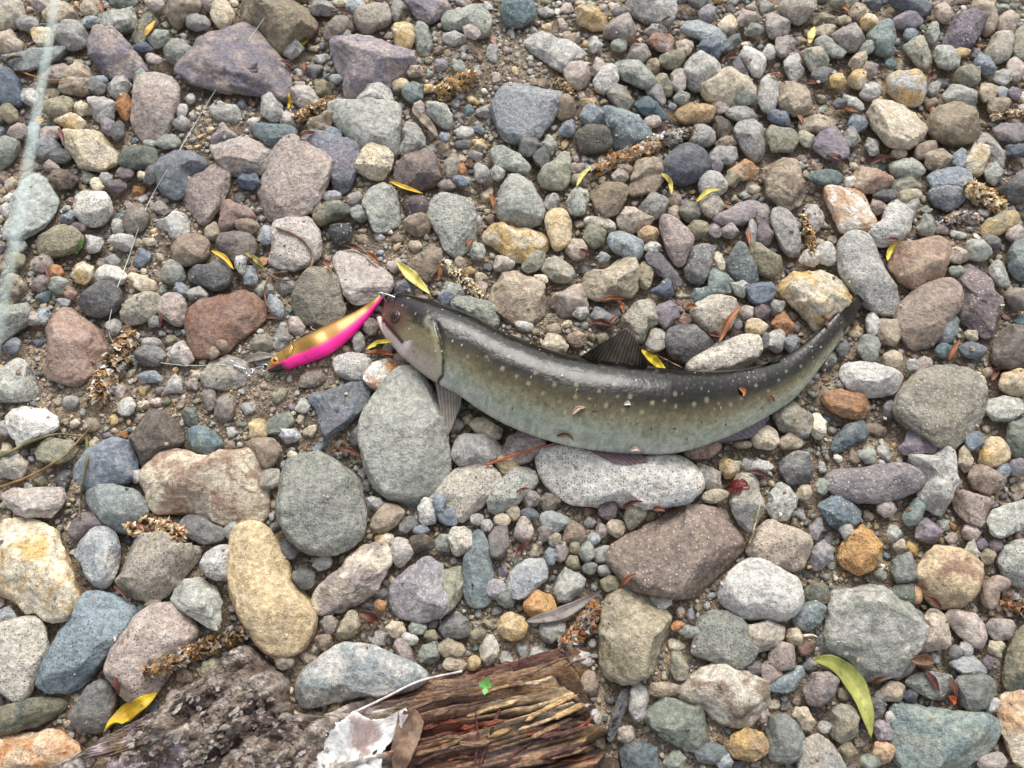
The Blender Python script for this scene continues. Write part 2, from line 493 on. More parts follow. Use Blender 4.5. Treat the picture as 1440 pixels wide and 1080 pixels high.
ol+gn f s;47,635 55,622 75,616 100,618 108,632 100,645 80,652 55,648
bl r s;110,665 120,650 128,635 145,620 160,616 178,622 188,640 190,660 180,675 160,683 135,690 118,685;blue sand-dusted stone
br+dg r s -12;182,620 188,600 205,582 222,578 240,585 255,602 256,625 240,632 228,632 215,645 203,657 192,650 188,635;dark brown round stone
tl r m;285 620 25 20 5;mottled teal stone
cr+tn/rb a v;198,685 202,665 220,645 240,632 265,635 280,640 300,640 320,635 345,632 358,645 367,665 375,690 372,715 355,735 335,740 310,735 285,725 255,718 225,720 210,710;red-veined tan boulder
gn+bl r s;122,705 125,690 140,683 165,684 190,690 205,705 210,720 195,735 180,745 165,748 150,738 130,722;grey-green oval stone
lg+pk a m;3,698 15,687 50,685 80,685 88,698 82,715 70,728 45,728 20,722 8,712;pale pink-grey rock
gy+dg r s;284 745 33 18 8
cr a m 6;-15,760 5,733 25,727 55,733 78,745 85,765 92,790 100,810 112,835 112,855 95,868 65,870 45,855 35,862 20,850 0,840 -15,830;big cream boulder
bl+lg r m;107,780 112,760 128,745 145,740 160,748 167,770 165,795 155,815 145,830 135,833 125,820 115,800;blue-grey dimpled stone
dp+pp r s;96,750 100,735 115,722 130,720 145,732 148,740 130,745 115,758 105,763
tn+gy a k;160,820 168,795 180,770 195,755 220,752 245,758 262,770 280,765 287,775 280,790 262,805 250,820 230,835 205,845 185,842 168,832;beige-grey lumpy rock
lg r k;283,795 290,778 310,767 330,766 332,790 325,812 305,815 290,808
tn+oc r s 14;313,810 318,780 330,755 345,737 362,735 380,748 395,775 408,800 425,830 438,855 441,880 432,900 415,915 390,922 375,920 360,900 345,875 330,850 318,830;big tan pear-shaped stone
gy+br r s;317 575 15 19 20
gy+br r s;295 560 10 18 0
gy r s;100 565 12 9 0
dg+gn a s;267 585 11 12 0
gy r s;3 603 12 10 0
tn+gy a m;15 655 20 18 0
gn r s;328 747 14 12 0
br r s;345,625 360,615 385,617 395,630 388,650 375,660 365,650
lg a s;193 670 10 9 0
dg+bl f m -4;435,558 450,553 480,545 505,535 517,535 518,550 512,572 500,585 485,598 470,608 460,620 455,610 450,585;dark slate wedge
lg+gn r s -4;540,545 555,528 575,520 590,524 605,540 615,565 622,590 628,620 630,645 628,670 618,690 600,705 580,711 560,705 540,693 525,675 515,645 509,615 511,590 522,570;big pale grey boulder
gn+gy r k;388,700 392,675 400,655 420,643 450,637 475,642 492,655 502,680 508,705 510,735 502,755 488,770 470,778 445,775 425,770 405,750 395,725;large green speckled stone
lg+tn f k;590,715 600,700 620,680 640,660 660,652 685,653 703,665 703,680 690,695 680,710 665,725 650,735 640,728 620,715 605,722;pale flat granite stone
gy+lg r s;635,640 640,622 655,610 675,608 695,618 705,632 700,645 685,653 665,650 648,655
lg+gn r k;686,710 690,690 705,670 720,655 740,652 755,665 755,680 740,695 725,710 705,722 692,722
pp r k;705,640 715,615 735,603 760,610 768,625 757,640 740,650 720,655
br+tn r s;521,740 528,720 545,707 560,708 570,720 560,735 545,748 532,750
lg a s;527 708 15 9 0
tn r s;659,598 670,588 690,590 707,600 705,615 690,618 670,608
pk+dp/cr a m;480,795 490,780 510,765 535,763 545,775 548,795 540,805 525,830 505,850 480,860 455,865 440,855 445,830 465,808;mauve rough rock
lg+pk a s;561 775 16 20 10
db r s;592 764 18 12 0
cr+lg r k;647 762 19 19 0;cream round pebble
gy+gn b s;623 764 12 13 0
tl+gy f s;655,775 665,750 678,748 688,770 692,800 695,830 685,848 668,853 655,850 650,815 652,790
bl r s;630 725 17 13 30
bl r s;618 706 10 13 0
dg+pp b s;702 762 15 22 5
wh+lg a m;600 720 13 18 0
cr a m;540 760 13 11 0
bl+wh a m;405 610 15 13 0
gn+dn f s;392 595 22 13 -30
lg r s;426 571 10 10 0
oc+tn r s;363 604 14 14 0
tn+gy a m;380 672 15 14 0
dg a s;405 772 15 13 0
lg a m;453 790 15 11 0
tn+oc r s;713 652 15 14 0
dg r s;504 612 13 14 0
dg a s;575 736 16 9 -35
bl r s;593 746 11 7 0
cr r s;707 731 12 9 0
lg a s;684 739 9 9 0
gy a s;672 730 9 9 0
wh r k 4;757,650 762,632 780,622 800,630 840,640 880,645 915,640 945,632 965,640 980,660 986,680 980,695 965,703 935,710 900,715 870,712 830,708 800,705 785,690 770,670;large white granite stone
gy+bl f s;955 702 25 10 -15
br+pp a w -6;861,780 868,765 885,750 915,735 945,718 970,708 995,707 1020,705 1030,720 1042,735 1045,755 1040,780 1030,805 1010,825 985,838 960,842 930,838 905,830 885,812 868,795;large brown speckled rock
rb+pk r k;962,632 975,622 1000,620 1017,620 1015,632 1000,643 980,645 967,642
tn+gy a m;982,660 988,653 1005,653 1015,665 1015,685 1000,692 990,685
cr a m;1012,645 1020,640 1033,645 1042,648 1040,662 1032,673 1020,672 1013,660
ol+lg r m;1025,690 1028,675 1040,668 1058,672 1070,690 1077,705 1075,720 1065,735 1055,738 1040,725 1028,710;blood-smeared stone
dg f s;1045 726 10 22 -30
tn r s;1006 697 18 10 -10
gy+ol r s;893 724 14 20 40
tn r s;865 743 13 13 0
lb+gn r s;780 733 21 13 10
gy+pk a s;746 701 13 13 0
br+gy a s;773 707 14 13 0
dg+bl r s;744 723 13 8 15
lg+pk r m;736 745 13 17 -10
pp+gy a s;767 749 12 14 0
br b s;806 751 17 15 -40
tn+gy r s;780 759 10 10 0
gy+pk a s;790 775 12 13 0
gn r s;825 775 11 14 0
gn+gy r s;847 779 13 14 0
lb r w;834 758 10 8 0
ol r s;808 771 9 9 0
gy+dg r s;830 799 10 9 0
gy r s;850 802 10 9 0
bl r s;774 782 8 13 0
ol r m;806 791 10 10 0
tn r s;722 721 10 11 0
lg+bl r w;712,830 715,812 725,797 745,785 765,785 773,797 770,812 755,825 740,840 725,843
gn+lg a m;780,830 785,808 798,793 815,800 823,815 818,835 800,848 785,845
dp a s;856 717 13 13 0
pp a s;845 747 9 11 0
tn+cr r m;1055,618 1065,605 1080,597 1092,610 1095,625 1085,632 1065,630
ol r s;1045 625 13 6 0
lg a w;1070 656 15 10 0
gy r s;1049 653 8 9 0
tn+pk r k;1050,770 1060,745 1080,733 1105,732 1125,740 1138,755 1138,775 1130,795 1120,805 1100,800 1075,790 1060,785;pinkish-tan rounded rock
lg+wh r w;1012,840 1018,820 1035,800 1055,787 1075,785 1100,795 1118,815 1127,838 1125,855 1110,868 1085,872 1060,872 1035,860 1018,852;bluish-white granite stone
ol+gy r m;1088,585 1092,570 1105,562 1125,570 1140,582 1142,600 1135,615 1115,612 1098,605
cr b s;1151 599 12 16 -8
tn r m;1113 621 17 12 0
dg a m;1096,660 1102,640 1118,635 1135,640 1145,655 1142,675 1128,682 1110,678
or+br a s;1157,563 1160,552 1185,548 1212,548 1225,562 1231,578 1220,586 1200,589 1180,582 1165,572;orange-brown wedge stone
tl+dg a k;1168,630 1175,610 1190,598 1215,590 1225,605 1223,615 1205,620 1190,632 1175,638
dp+gy r w;1165,675 1170,660 1190,655 1225,655 1260,650 1285,655 1303,665 1300,680 1285,690 1265,702 1235,706 1205,704 1180,695 1168,685;long dark purple stone
pu f s;1255,632 1270,625 1278,605 1292,595 1305,605 1318,610 1322,625 1315,637 1300,635 1290,640 1270,638
lg r m 6;1275,645 1295,638 1320,640 1330,625 1345,630 1350,655 1348,680 1340,692 1340,710 1330,722 1315,722 1300,710 1290,690 1300,675 1295,660;pale grey forked stone
dg r s;1253 575 11 13 40
cr+oc r m;1375,650 1382,628 1390,616 1405,617 1418,630 1419,645 1405,655 1388,657
bl+tl r s;1371 620 14 12 -30
bl r s;1411 661 10 11 0
gn+dn r s;1415,615 1420,595 1435,585 1452,580 1452,640 1430,642 1418,630
gn+lg a m;1387,575 1395,560 1415,557 1432,562 1438,580 1420,592 1400,590
pk+br a m;1363,670 1370,652 1385,650 1400,665 1411,675 1405,690 1390,695 1370,685
br+pk a m;1340,695 1355,688 1378,690 1395,692 1400,705 1392,725 1378,740 1362,735 1348,722
tn a s;1358 647 9 20 0
gn+lg f m;1388,735 1395,720 1420,708 1450,700 1450,740 1425,748 1405,757 1392,752
lg+gn r k;1405,790 1412,770 1430,758 1450,760 1450,825 1430,822 1415,810
pu a s;1288,755 1292,735 1305,728 1320,735 1327,748 1320,762 1305,765
oc+or a k -6;1180,785 1185,765 1200,750 1215,737 1230,745 1242,765 1238,785 1225,800 1210,806 1190,800;orange-ochre stone
bl+tl a w;1150,715 1155,702 1175,695 1195,700 1210,715 1213,730 1200,740 1185,748 1170,740 1155,725
lg+gn a w;1077,715 1082,695 1095,680 1115,680 1127,700 1118,712 1108,730 1090,732
pk+lg a s;1248 717 14 11 0
tl+gn r s;1270,725 1278,712 1290,698 1300,708 1298,725 1288,738 1275,740
gn+lg a m;1257 750 11 12 0
pu+gy b s;1149 745 10 16 10
gy+pu a s;1138,790 1145,768 1160,757 1172,770 1172,785 1160,800 1145,802
lg+gy a s;1192 747 13 12 0
tn+oc/rb r m 10;1290,805 1295,785 1312,770 1340,767 1365,775 1380,790 1380,815 1372,835 1355,850 1335,855 1315,850 1300,835 1293,820;tan oval brown-stained stone
dg+gn r s;1255,800 1257,785 1268,775 1282,777 1290,795 1288,815 1278,825 1262,820
tn a s;1133 692 10 11 0
gn a s;1157 683 9 11 0
pu+dg r s;1382 765 9 8 0
dp r s;1401 766 10 9 0
ol+br a s;1390 782 12 12 0
lg+ol a s;1367 776 9 14 0
pk a s;1366 748 11 10 0
pu+gy r s;1432 657 14 12 0
tn a s;1267 767 10 9 0
bl+tl b k 12;48,945 55,925 75,900 100,872 115,845 125,834 140,835 165,845 183,857 186,868 178,885 165,905 145,925 125,950 112,965 95,974 70,970 52,960;long blue-grey slab
pk r k;155,945 160,915 175,895 190,870 210,853 235,850 255,860 268,880 270,895 255,910 245,930 230,955 215,975 195,988 178,980 170,962;large pinkish-mauve stone
lg+cr r k;-15,900 0,880 25,865 45,865 60,880 62,910 55,935 42,960 38,980 25,986 5,975 -15,960;pale pitted stone
gy+dg r s;98,1005 105,985 120,968 140,958 158,960 162,985 155,1010 145,1025 130,1030 112,1028 102,1018;grey thumb-shaped stone
ol+dn r m -14;-15,1000 20,990 60,978 90,978 92,990 75,1005 50,1020 20,1030 -15,1035
cr+or a m;-15,1050 10,1035 45,1028 75,1028 105,1048 110,1060 95,1085 40,1095 -15,1090
lg+gn a s 6;238,845 245,825 255,815 275,812 298,822 312,845 313,870 308,888 290,880 270,868 250,855
lg+bl r s;7 867 14 12 0
br a s;215 850 12 8 0
bl+gn/lg r m 6;405,950 420,938 450,925 480,907 500,906 530,912 560,925 590,935 615,948 610,958 580,965 540,978 500,985 470,985 445,990 425,1000 418,990 408,970;long blue-green mottled stone
cr+ol a m;472,895 478,878 490,860 500,858 508,875 500,890 485,902
pu+lg a w;545,840 552,820 570,800 590,785 605,780 622,795 625,815 630,855 620,865 595,873 565,868 550,855;pale purple sparkly rock
gn+ol a s;605,840 612,815 625,798 650,793 655,810 652,835 640,850 630,862 615,852
gn+gy a s;588,922 595,908 615,901 623,915 615,928 605,935 592,930
gy+dg a s;618,885 625,868 642,858 658,872 662,892 645,897 625,897
tn+lg a m;672,910 685,895 693,892 702,908 700,928 685,936 676,925
pp a s;567 916 12 20 -30
lg r s;576 898 12 8 30
tn a s;557 886 12 12 0
gn+gy a s;587 882 12 12 0
pu+lg r s;697 829 16 14 0
gn+dg a s;712 842 13 12 0
tn+oc a m;700,885 705,868 718,858 735,865 741,882 735,898 720,902 707,895
ol+tn a m;635 913 18 14 0
tn a s;641 933 17 10 0
oc+tn r s;666 932 10 11 0
gy+br a s;462 878 12 12 0
br a s;456 902 11 13 0
br+gy r s;399 930 13 12 0
ol r s;672 892 10 9 0
ol a s;606 893 9 8 0
dg r s;427 815 16 14 0
or+br r s;534 852 9 9 0
dg r s;537 836 9 8 0
bk a s;518 854 8 8 0
or+oc r s;736,850 742,835 755,830 775,835 782,855 775,868 755,870 742,865
gn+gy r s;776 887 19 15 -30
tn+ol/ol a m 2;848,850 860,835 885,828 905,830 920,845 940,860 947,880 940,900 932,925 915,945 895,958 875,963 855,955 847,935 845,900 847,870;big rough tan-green rock
gy+gn f k -12;975,920 980,890 985,868 1000,858 1020,860 1040,870 1055,890 1065,915 1055,930 1040,940 1015,932 990,925;grey pitted flat stone
cr+lg/br a m;950,975 965,955 985,935 1000,927 1020,930 1040,942 1060,952 1078,962 1077,985 1068,1005 1055,1020 1035,1020 1010,1010 990,995 965,988;pale tan boulder
dn+gn a s;908,1010 915,992 935,985 960,985 985,995 1000,1020 1008,1045 995,1057 965,1055 935,1040 918,1025;dark green ridged stone
dg f s -14;852,1040 858,1015 868,985 878,965 887,968 885,985 875,1010 865,1035 858,1048
gy+lg r s;884,1000 887,970 897,958 910,970 914,985 905,1010 893,1015
br+tn a s;935 970 20 12 0
ol+gn a s;943,940 945,918 958,915 968,940 965,955 950,958
tl+dg r s -14;872,1060 880,1045 910,1040 928,1050 930,1090 880,1090
gn a m;950 1068 16 14 0
br+oc a m;1022,1050 1030,1035 1050,1025 1072,1030 1080,1045 1075,1062 1055,1070 1035,1065
lg a w;930 843 14 12 25
or a s;953 880 10 8 0
gn a s;970 887 14 9 0
tn a s;958 861 7 8 0
pu r s;971 865 5 10 0
gy+tn r m;1052,880 1065,872 1085,872 1103,880 1102,895 1090,910 1070,917 1055,905
ol r s;858 820 13 12 0
bl+gy r s;886 825 9 7 0
lb a s;1019 1070 12 12 0
tn+gy a s;880 1033 13 12 0
pk a s;1073 1005 8 11 0
dn+bl r s;1000 1060 22 15 0
dg a s;1060 940 13 12 0
gn+gy/lg a m -10;1158,900 1165,865 1170,830 1185,818 1210,817 1240,825 1265,840 1285,860 1297,882 1295,905 1282,925 1262,945 1240,953 1215,955 1195,935 1175,925 1160,915;large grey-green angular boulder
dn r s;1272 838 22 16 0
tl+gy a w;1115,870 1125,850 1145,845 1160,855 1157,870 1140,888 1122,882
pk+tn r m;1285,915 1295,890 1300,870 1310,855 1325,862 1338,880 1341,895 1330,910 1310,917
pk r s;1331,870 1335,860 1350,858 1370,862 1385,880 1391,900 1385,915 1370,910 1350,893;pink egg-shaped stone
pk+gy a s;1412 885 21 16 0
pk+br r s;1378,840 1385,820 1400,808 1420,815 1422,825 1405,835 1400,855 1385,855
ol+cr a s;1402 912 14 12 0
gn+gy f m;1270,960 1285,948 1310,945 1338,950 1340,970 1330,985 1305,980 1285,970
lb+gy f s;1335,935 1345,925 1370,922 1388,940 1385,948 1355,948
gn+dg r s;1340,965 1355,948 1380,945 1400,960 1398,975 1385,995 1365,1000 1350,990
tl+gn/gn a m 6;1258,1010 1265,990 1285,985 1310,995 1340,1003 1375,1002 1400,1010 1409,1025 1400,1045 1380,1060 1360,1080 1330,1095 1280,1095 1265,1070 1260,1040;large teal-green boulder
ol r m -10;1418,915 1430,890 1450,870 1450,960 1425,975 1410,960
or+cr a m;1403,1000 1410,975 1430,965 1450,975 1450,1080 1425,1065 1415,1040 1405,1020;orange and cream rock
dg+gn r s;1078,1030 1085,1010 1105,1005 1122,1020 1130,1040 1122,1065 1105,1075 1085,1070
tn+gy b m;1119,1055 1130,1042 1150,1033 1165,1040 1178,1060 1190,1085 1125,1090
gy+ol r m;1168,1030 1170,1000 1185,990 1200,995 1209,1010 1205,1035 1190,1046 1178,1042
tn a s;1115,1005 1120,995 1135,995 1147,1018 1140,1028 1125,1025
dg+pp r m;1130,970 1140,948 1165,945 1180,955 1178,975 1165,992 1140,992
lb+tl a w;1078,962 1090,955 1110,940 1128,937 1133,950 1120,970 1100,974 1080,972
pk+pp r k;1080,925 1085,908 1098,902 1118,908 1123,925 1115,940 1100,942 1085,938
pp r s;1085 945 14 18 0
tn a s;1117 896 12 13 0
rb+br r s;1135 907 12 14 0
tn+or a s;1228,1060 1230,1045 1245,1040 1258,1048 1258,1065 1245,1078
dn+gn r s;1224 1070 16 11 0
pu a s;1228,1020 1232,1010 1250,1018 1258,1030 1250,1040 1235,1040
dg r s;1233 997 12 17 0
lg r s;1252 1009 7 9 0
tn+br r s;1257 972 18 14 0
dg r s;1240 980 10 10 0
pk+gy a m;1270 940 16 13 -30
gy r k;1160 1022 10 9 0
br+ol a m;1192 1060 14 16 0
pk+gy r s;1395 1072 20 14 0
lg a s;1397 992 10 12 0
or+tn r s;1287 835 10 14 0
dg r s;1343 917 10 9 0
lg a s;1361 913 9 12 -30
dp r s;1393 932 13 10 0
ol+dn r m;1150 835 18 14 0
sb+bk r s;1280 978 10 9 0
"""
# ------------------------------------------------------------------ helpers
rng = np.random.default_rng(7); random.seed(7)
FPX = 1440*LENS/36.0; CT, ST = math.cos(TILT), math.sin(TILT)
CAM = np.array(camo.location)
def P(x, y, z=0.0):
    """survey units -> world xy on the level z"""
    x = np.asarray(x, float); y = np.asarray(y, float)
    a = (x-720)/FPX; b = (540-y)/FPX
    dx, dy, dz = a, b*CT+ST, b*ST-CT
    t = (z-CAM[2])/dz
    return np.stack([CAM[0]+t*dx, CAM[1]+t*dy], -1)
def lin(c):
    c = np.asarray(c, float)/255.0
    return np.where(c <= 0.04045, c/12.92, ((c+0.055)/1.055)**2.4)
def hash3(ix, iy, iz, s):
    M = 0xFFFFFFFF
    h = (ix*374761393 + iy*668265263 + iz*2147483647 + s*1274126177) & M
    h = ((h ^ (h >> 13))*1274126177) & M
    h = ((h ^ (h >> 16))*2246822519) & M
    return ((h ^ (h >> 15)) & 0xFFFFFF)/float(0xFFFFFF)
def noise3(p, s=0):
    p = np.asarray(p, float); i = np.floor(p).astype(np.int64); f = p-i; u = f*f*(3-2*f); r = 0
    for a in (0, 1):
        for b in (0, 1):
            for c in (0, 1):
                wgt = (u[:, 0] if a else 1-u[:, 0])*(u[:, 1] if b else 1-u[:, 1])*(u[:, 2] if c else 1-u[:, 2])
                r = r+wgt*hash3(i[:, 0]+a, i[:, 1]+b, i[:, 2]+c, s)
    return r*2-1
def fbm(p, s=0, o=4, g=0.5):
    r = 0; a = 1.0; p = np.asarray(p, float)
    for k in range(o):
        r = r+a*noise3(p*(2.03**k)+k*17.3, s+k); a *= g
    return r
def icos(sub):
    import bmesh
    bm = bmesh.new(); bmesh.ops.create_icosphere(bm, subdivisions=sub, radius=1)
    v = np.array([x.co[:] for x in bm.verts]); f = np.array([[q.index for q in t.verts] for t in bm.faces]); bm.free()
    return v, f
ICO = {k: icos(k) for k in (1, 2, 3, 4, 5)}
def mesh_np(name, V, F, smooth=True, attrs=None, uv=None):
    V = np.asarray(V, np.float32); F = np.asarray(F, np.int32); n, k = F.shape
    me = bpy.data.meshes.new(name)
    me.vertices.add(len(V)); me.vertices.foreach_set("co", V.ravel())
    me.loops.add(n*k); me.loops.foreach_set("vertex_index", F.ravel())
    me.polygons.add(n); me.polygons.foreach_set("loop_start", np.arange(0, n*k, k, dtype=np.int32))
    try: me.polygons.foreach_set("loop_total", np.full(n, k, np.int32))
    except Exception: pass
    me.polygons.foreach_set("use_smooth", np.full(n, bool(smooth)))
    me.update(calc_edges=True); me.validate()
    for key, val in (attrs or {}).items():
        val = np.asarray(val, np.float32)
        if val.ndim == 1: val = np.tile(val, (len(V), 1))
        if val.shape[1] == 3: val = np.concatenate([val, np.ones((len(V), 1), np.float32)], 1)
        at = me.attributes.new(key, 'FLOAT_COLOR', 'POINT'); at.data.foreach_set("color", val.astype(np.float32).ravel())
    if uv is not None:
        l = me.uv_layers.new(name="UVMap"); l.data.foreach_set("uv", np.asarray(uv, np.float32)[F.ravel()].ravel())
    return me
def link(name, me, mat=None, parent=None, loc=None, label=None, cat=None, group=None, kind=None):
    o = bpy.data.objects.new(name, me); sc.collection.objects.link(o)
    if mat and me: me.materials.append(mat)
    if parent: o.parent = parent
    if loc is not None: o.location = loc
    if label: o["label"] = label
    if cat: o["category"] = cat
    if group: o["group"] = group
    if kind: o["kind"] = kind
    return o
# ------------------------------------------------------------------ materials
class NT:
    def __init__(s, name):
        s.m = bpy.data.materials.new(name); s.m.use_nodes = True; s.t = s.m.node_tree
        s.b = s.t.nodes["Principled BSDF"]; s.out = s.t.nodes["Material Output"]
    def n(s, typ, **kw):
        nd = s.t.nodes.new("ShaderNode"+typ)
        for k, v in kw.items(): setattr(nd, k, v)
        return nd
    def l(s, a, b): s.t.links.new(a, b)
    def val(s, sock, v):
        if hasattr(v, "is_output"): s.l(v, sock)
        else: sock.default_value = v
    def math(s, op, a, b=0.0, c=None, clamp=False):
        nd = s.n("Math", operation=op); nd.use_clamp = clamp
        s.val(nd.inputs[0], a); s.val(nd.inputs[1], b)
        if c is not None: s.val(nd.inputs[2], c)
        return nd.outputs[0]
    def step(s, x, a, b, lo=0.0, hi=1.0):
        nd = s.n("MapRange", interpolation_type='SMOOTHSTEP')
        s.val(nd.inputs[0], x); nd.inputs[1].default_value = a; nd.inputs[2].default_value = b
        nd.inputs[3].default_value = lo; nd.inputs[4].default_value = hi
        return nd.outputs[0]
    def mix(s, f, a, b, mode='MIX'):
        nd = s.n("Mix", data_type='RGBA', blend_type=mode)
        s.val(nd.inputs[0], f)
        for i, v in ((6, a), (7, b)):
            if hasattr(v, "is_output"): s.l(v, nd.inputs[i])
            else: nd.inputs[i].default_value = (*v[:3], 1)
        return nd.outputs[2]
    def noise(s, vec, scale, detail=4, rough=0.55, dist=0.0):
        nd = s.n("TexNoise"); s.l(vec, nd.inputs["Vector"])
        nd.inputs["Scale"].default_value = scale; nd.inputs["Detail"].default_value = detail
        nd.inputs["Roughness"].default_value = rough; nd.inputs["Distortion"].default_value = dist
        return nd.outputs[0]
    def voro(s, vec, scale, feature='F1'):
        nd = s.n("TexVoronoi", feature=feature); s.l(vec, nd.inputs["Vector"]); nd.inputs["Scale"].default_value = scale
        return nd
    def bump(s, h, strength, dist, prev=None):
        nd = s.n("Bump"); nd.inputs["Strength"].default_value = strength; nd.inputs["Distance"].default_value = dist
        s.l(h, nd.inputs["Height"])
        if prev: s.l(prev, nd.inputs["Normal"])
        return nd.outputs[0]
    def attr(s, name):
        nd = s.n("Attribute"); nd.attribute_name = name; return nd
SAND = lin((152, 138, 118))
def stone_material():
    t = NT("river_stone"); tc = t.n("TexCoord"); oi = t.n("ObjectInfo")
    add = t.n("VectorMath", operation='ADD'); sc_ = t.n("VectorMath", operation='SCALE')
    cmb = t.n("CombineXYZ"); t.l(oi.outputs["Random"], cmb.inputs[0]); t.l(oi.outputs["Random"], cmb.inputs[1]); t.l(oi.outputs["Random"], cmb.inputs[2])
    t.l(cmb.outputs[0], sc_.inputs[0]); sc_.inputs["Scale"].default_value = 7.0
    t.l(tc.outputs["Object"], add.inputs[0]); t.l(sc_.outputs[0], add.inputs[1]); v = add.outputs[0]
    base, alt, par = t.attr("base"), t.attr("alt"), t.attr("par")
    sp = t.n("SeparateColor"); t.l(par.outputs["Color"], sp.inputs[0]); K, W, M = sp.outputs; VN = par.outputs["Alpha"]
    n1 = t.noise(v, 70, 3, 0.6, 0.4); n2 = t.noise(v, 320, 3, 0.62); n3 = t.noise(v, 1500, 1.5, 0.6); n4 = t.noise(v, 130, 4, 0.7)
    c = t.mix(t.math('MULTIPLY', t.step(n1, 0.40, 0.66), M), base.outputs["Color"], alt.outputs["Color"])
    c = t.mix(1.0, c, t.mix(t.step(n4, 0.34, 0.68), (0.80,)*3, (1.16,)*3), 'MULTIPLY')
    c = t.mix(1.0, c, t.mix(t.step(n2, 0.25, 0.75), (0.64,)*3, (1.32,)*3), 'MULTIPLY')
    c = t.mix(1.0, c, t.mix(t.step(n3, 0.3, 0.7), (0.78,)*3, (1.20,)*3), 'MULTIPLY')
    # dark mineral grains, white crystals, veins
    vd = t.voro(v, 620); vr = t.n("SeparateColor"); t.l(vd.outputs["Color"], vr.inputs[0])
    kd = t.math('MULTIPLY', t.math('MULTIPLY', t.step(vd.outputs["Distance"], 0.42, 0.22), t.step(vr.outputs[0], 0.45, 0.6)), K)
    c = t.mix(t.math('MULTIPLY', kd, 0.75), c, (0.035, 0.033, 0.03))
    vw = t.voro(v, 480); wr = t.n("SeparateColor"); t.l(vw.outputs["Color"], wr.inputs[0])
    kw = t.math('MULTIPLY', t.math('MULTIPLY', t.step(t.math('ADD', vw.outputs["Distance"], t.math('MULTIPLY', n2, 0.35)), 0.52, 0.36), t.step(wr.outputs[0], 0.5, 0.62)), W)
    c = t.mix(t.math('MULTIPLY', kw, 0.7), c, (0.60, 0.58, 0.54))
    ridge = t.math('ABSOLUTE', t.math('SUBTRACT', t.noise(v, 48, 2, 0.55, 0.9), 0.5))
    vein = t.math('MULTIPLY', t.step(ridge, 0.028, 0.006), VN)
    c = t.mix(t.math('MULTIPLY', vein, 0.65), c, alt.outputs["Color"])
    crack = t.math('MULTIPLY', t.step(t.math('ABSOLUTE', t.math('SUBTRACT', t.noise(v, 33, 3, 0.6, 1.2), 0.5)), 0.010, 0.002), t.math('ADD', t.math('MULTIPLY', M, 0.6), 0.12))
    c = t.mix(t.math('MULTIPLY', crack, 0.6), c, (0.05, 0.042, 0.035))
    # clinging silt
    geo = t.n("NewGeometry"); sx = t.n("SeparateXYZ"); t.l(geo.outputs["Normal"], sx.inputs[0])
    dust = t.math('MULTIPLY', t.step(n4, 0.52, 0.74), 0.42)
    c = t.mix(dust, c, tuple(SAND))
    t.l(c, t.b.inputs["Base Color"])
    t.b.inputs["Roughness"].default_value = 0.72; t.b.inputs["Specular IOR Level"].default_value = 0.38
    t.l(t.step(n4, 0.3, 0.7, 0.5, 0.85), t.b.inputs["Roughness"])
    hsum = t.math('ADD', t.math('MULTIPLY', n4, 1.0), t.math('ADD', t.math('MULTIPLY', n2, 0.5), t.math('MULTIPLY', n3, 0.15)))
    t.l(t.bump(hsum, 0.9, 0.0020), t.b.inputs["Normal"])
    return t.m
def attr_material(name, rough=0.6, spec=0.4, nscale=300, amp=0.25, bump=0.4, bdist=0.0006, sheen=0, sub=0, stretch=None):
    t = NT(name); tc = t.n("TexCoord"); v = tc.outputs["Object"]; c = t.attr("base").outputs["Color"]
    n1 = t.noise(v, nscale, 5, 0.6); n2 = t.noise(v, nscale*4.5, 3, 0.6)
    c = t.mix(1.0, c, t.mix(t.step(n1, 0.28, 0.72), (1-amp,)*3, (1+amp,)*3), 'MULTIPLY')
    c = t.mix(1.0, c, t.mix(t.step(n2, 0.3, 0.7), (1-amp*.6,)*3, (1+amp*.6,)*3), 'MULTIPLY')
    t.l(c, t.b.inputs["Base Color"]); t.b.inputs["Roughness"].default_value = rough; t.b.inputs["Specular IOR Level"].default_value = spec
    t.l(t.bump(n2, bump*.7, bdist*.5, t.bump(n1, bump, bdist)), t.b.inputs["Normal"])
    return t.m
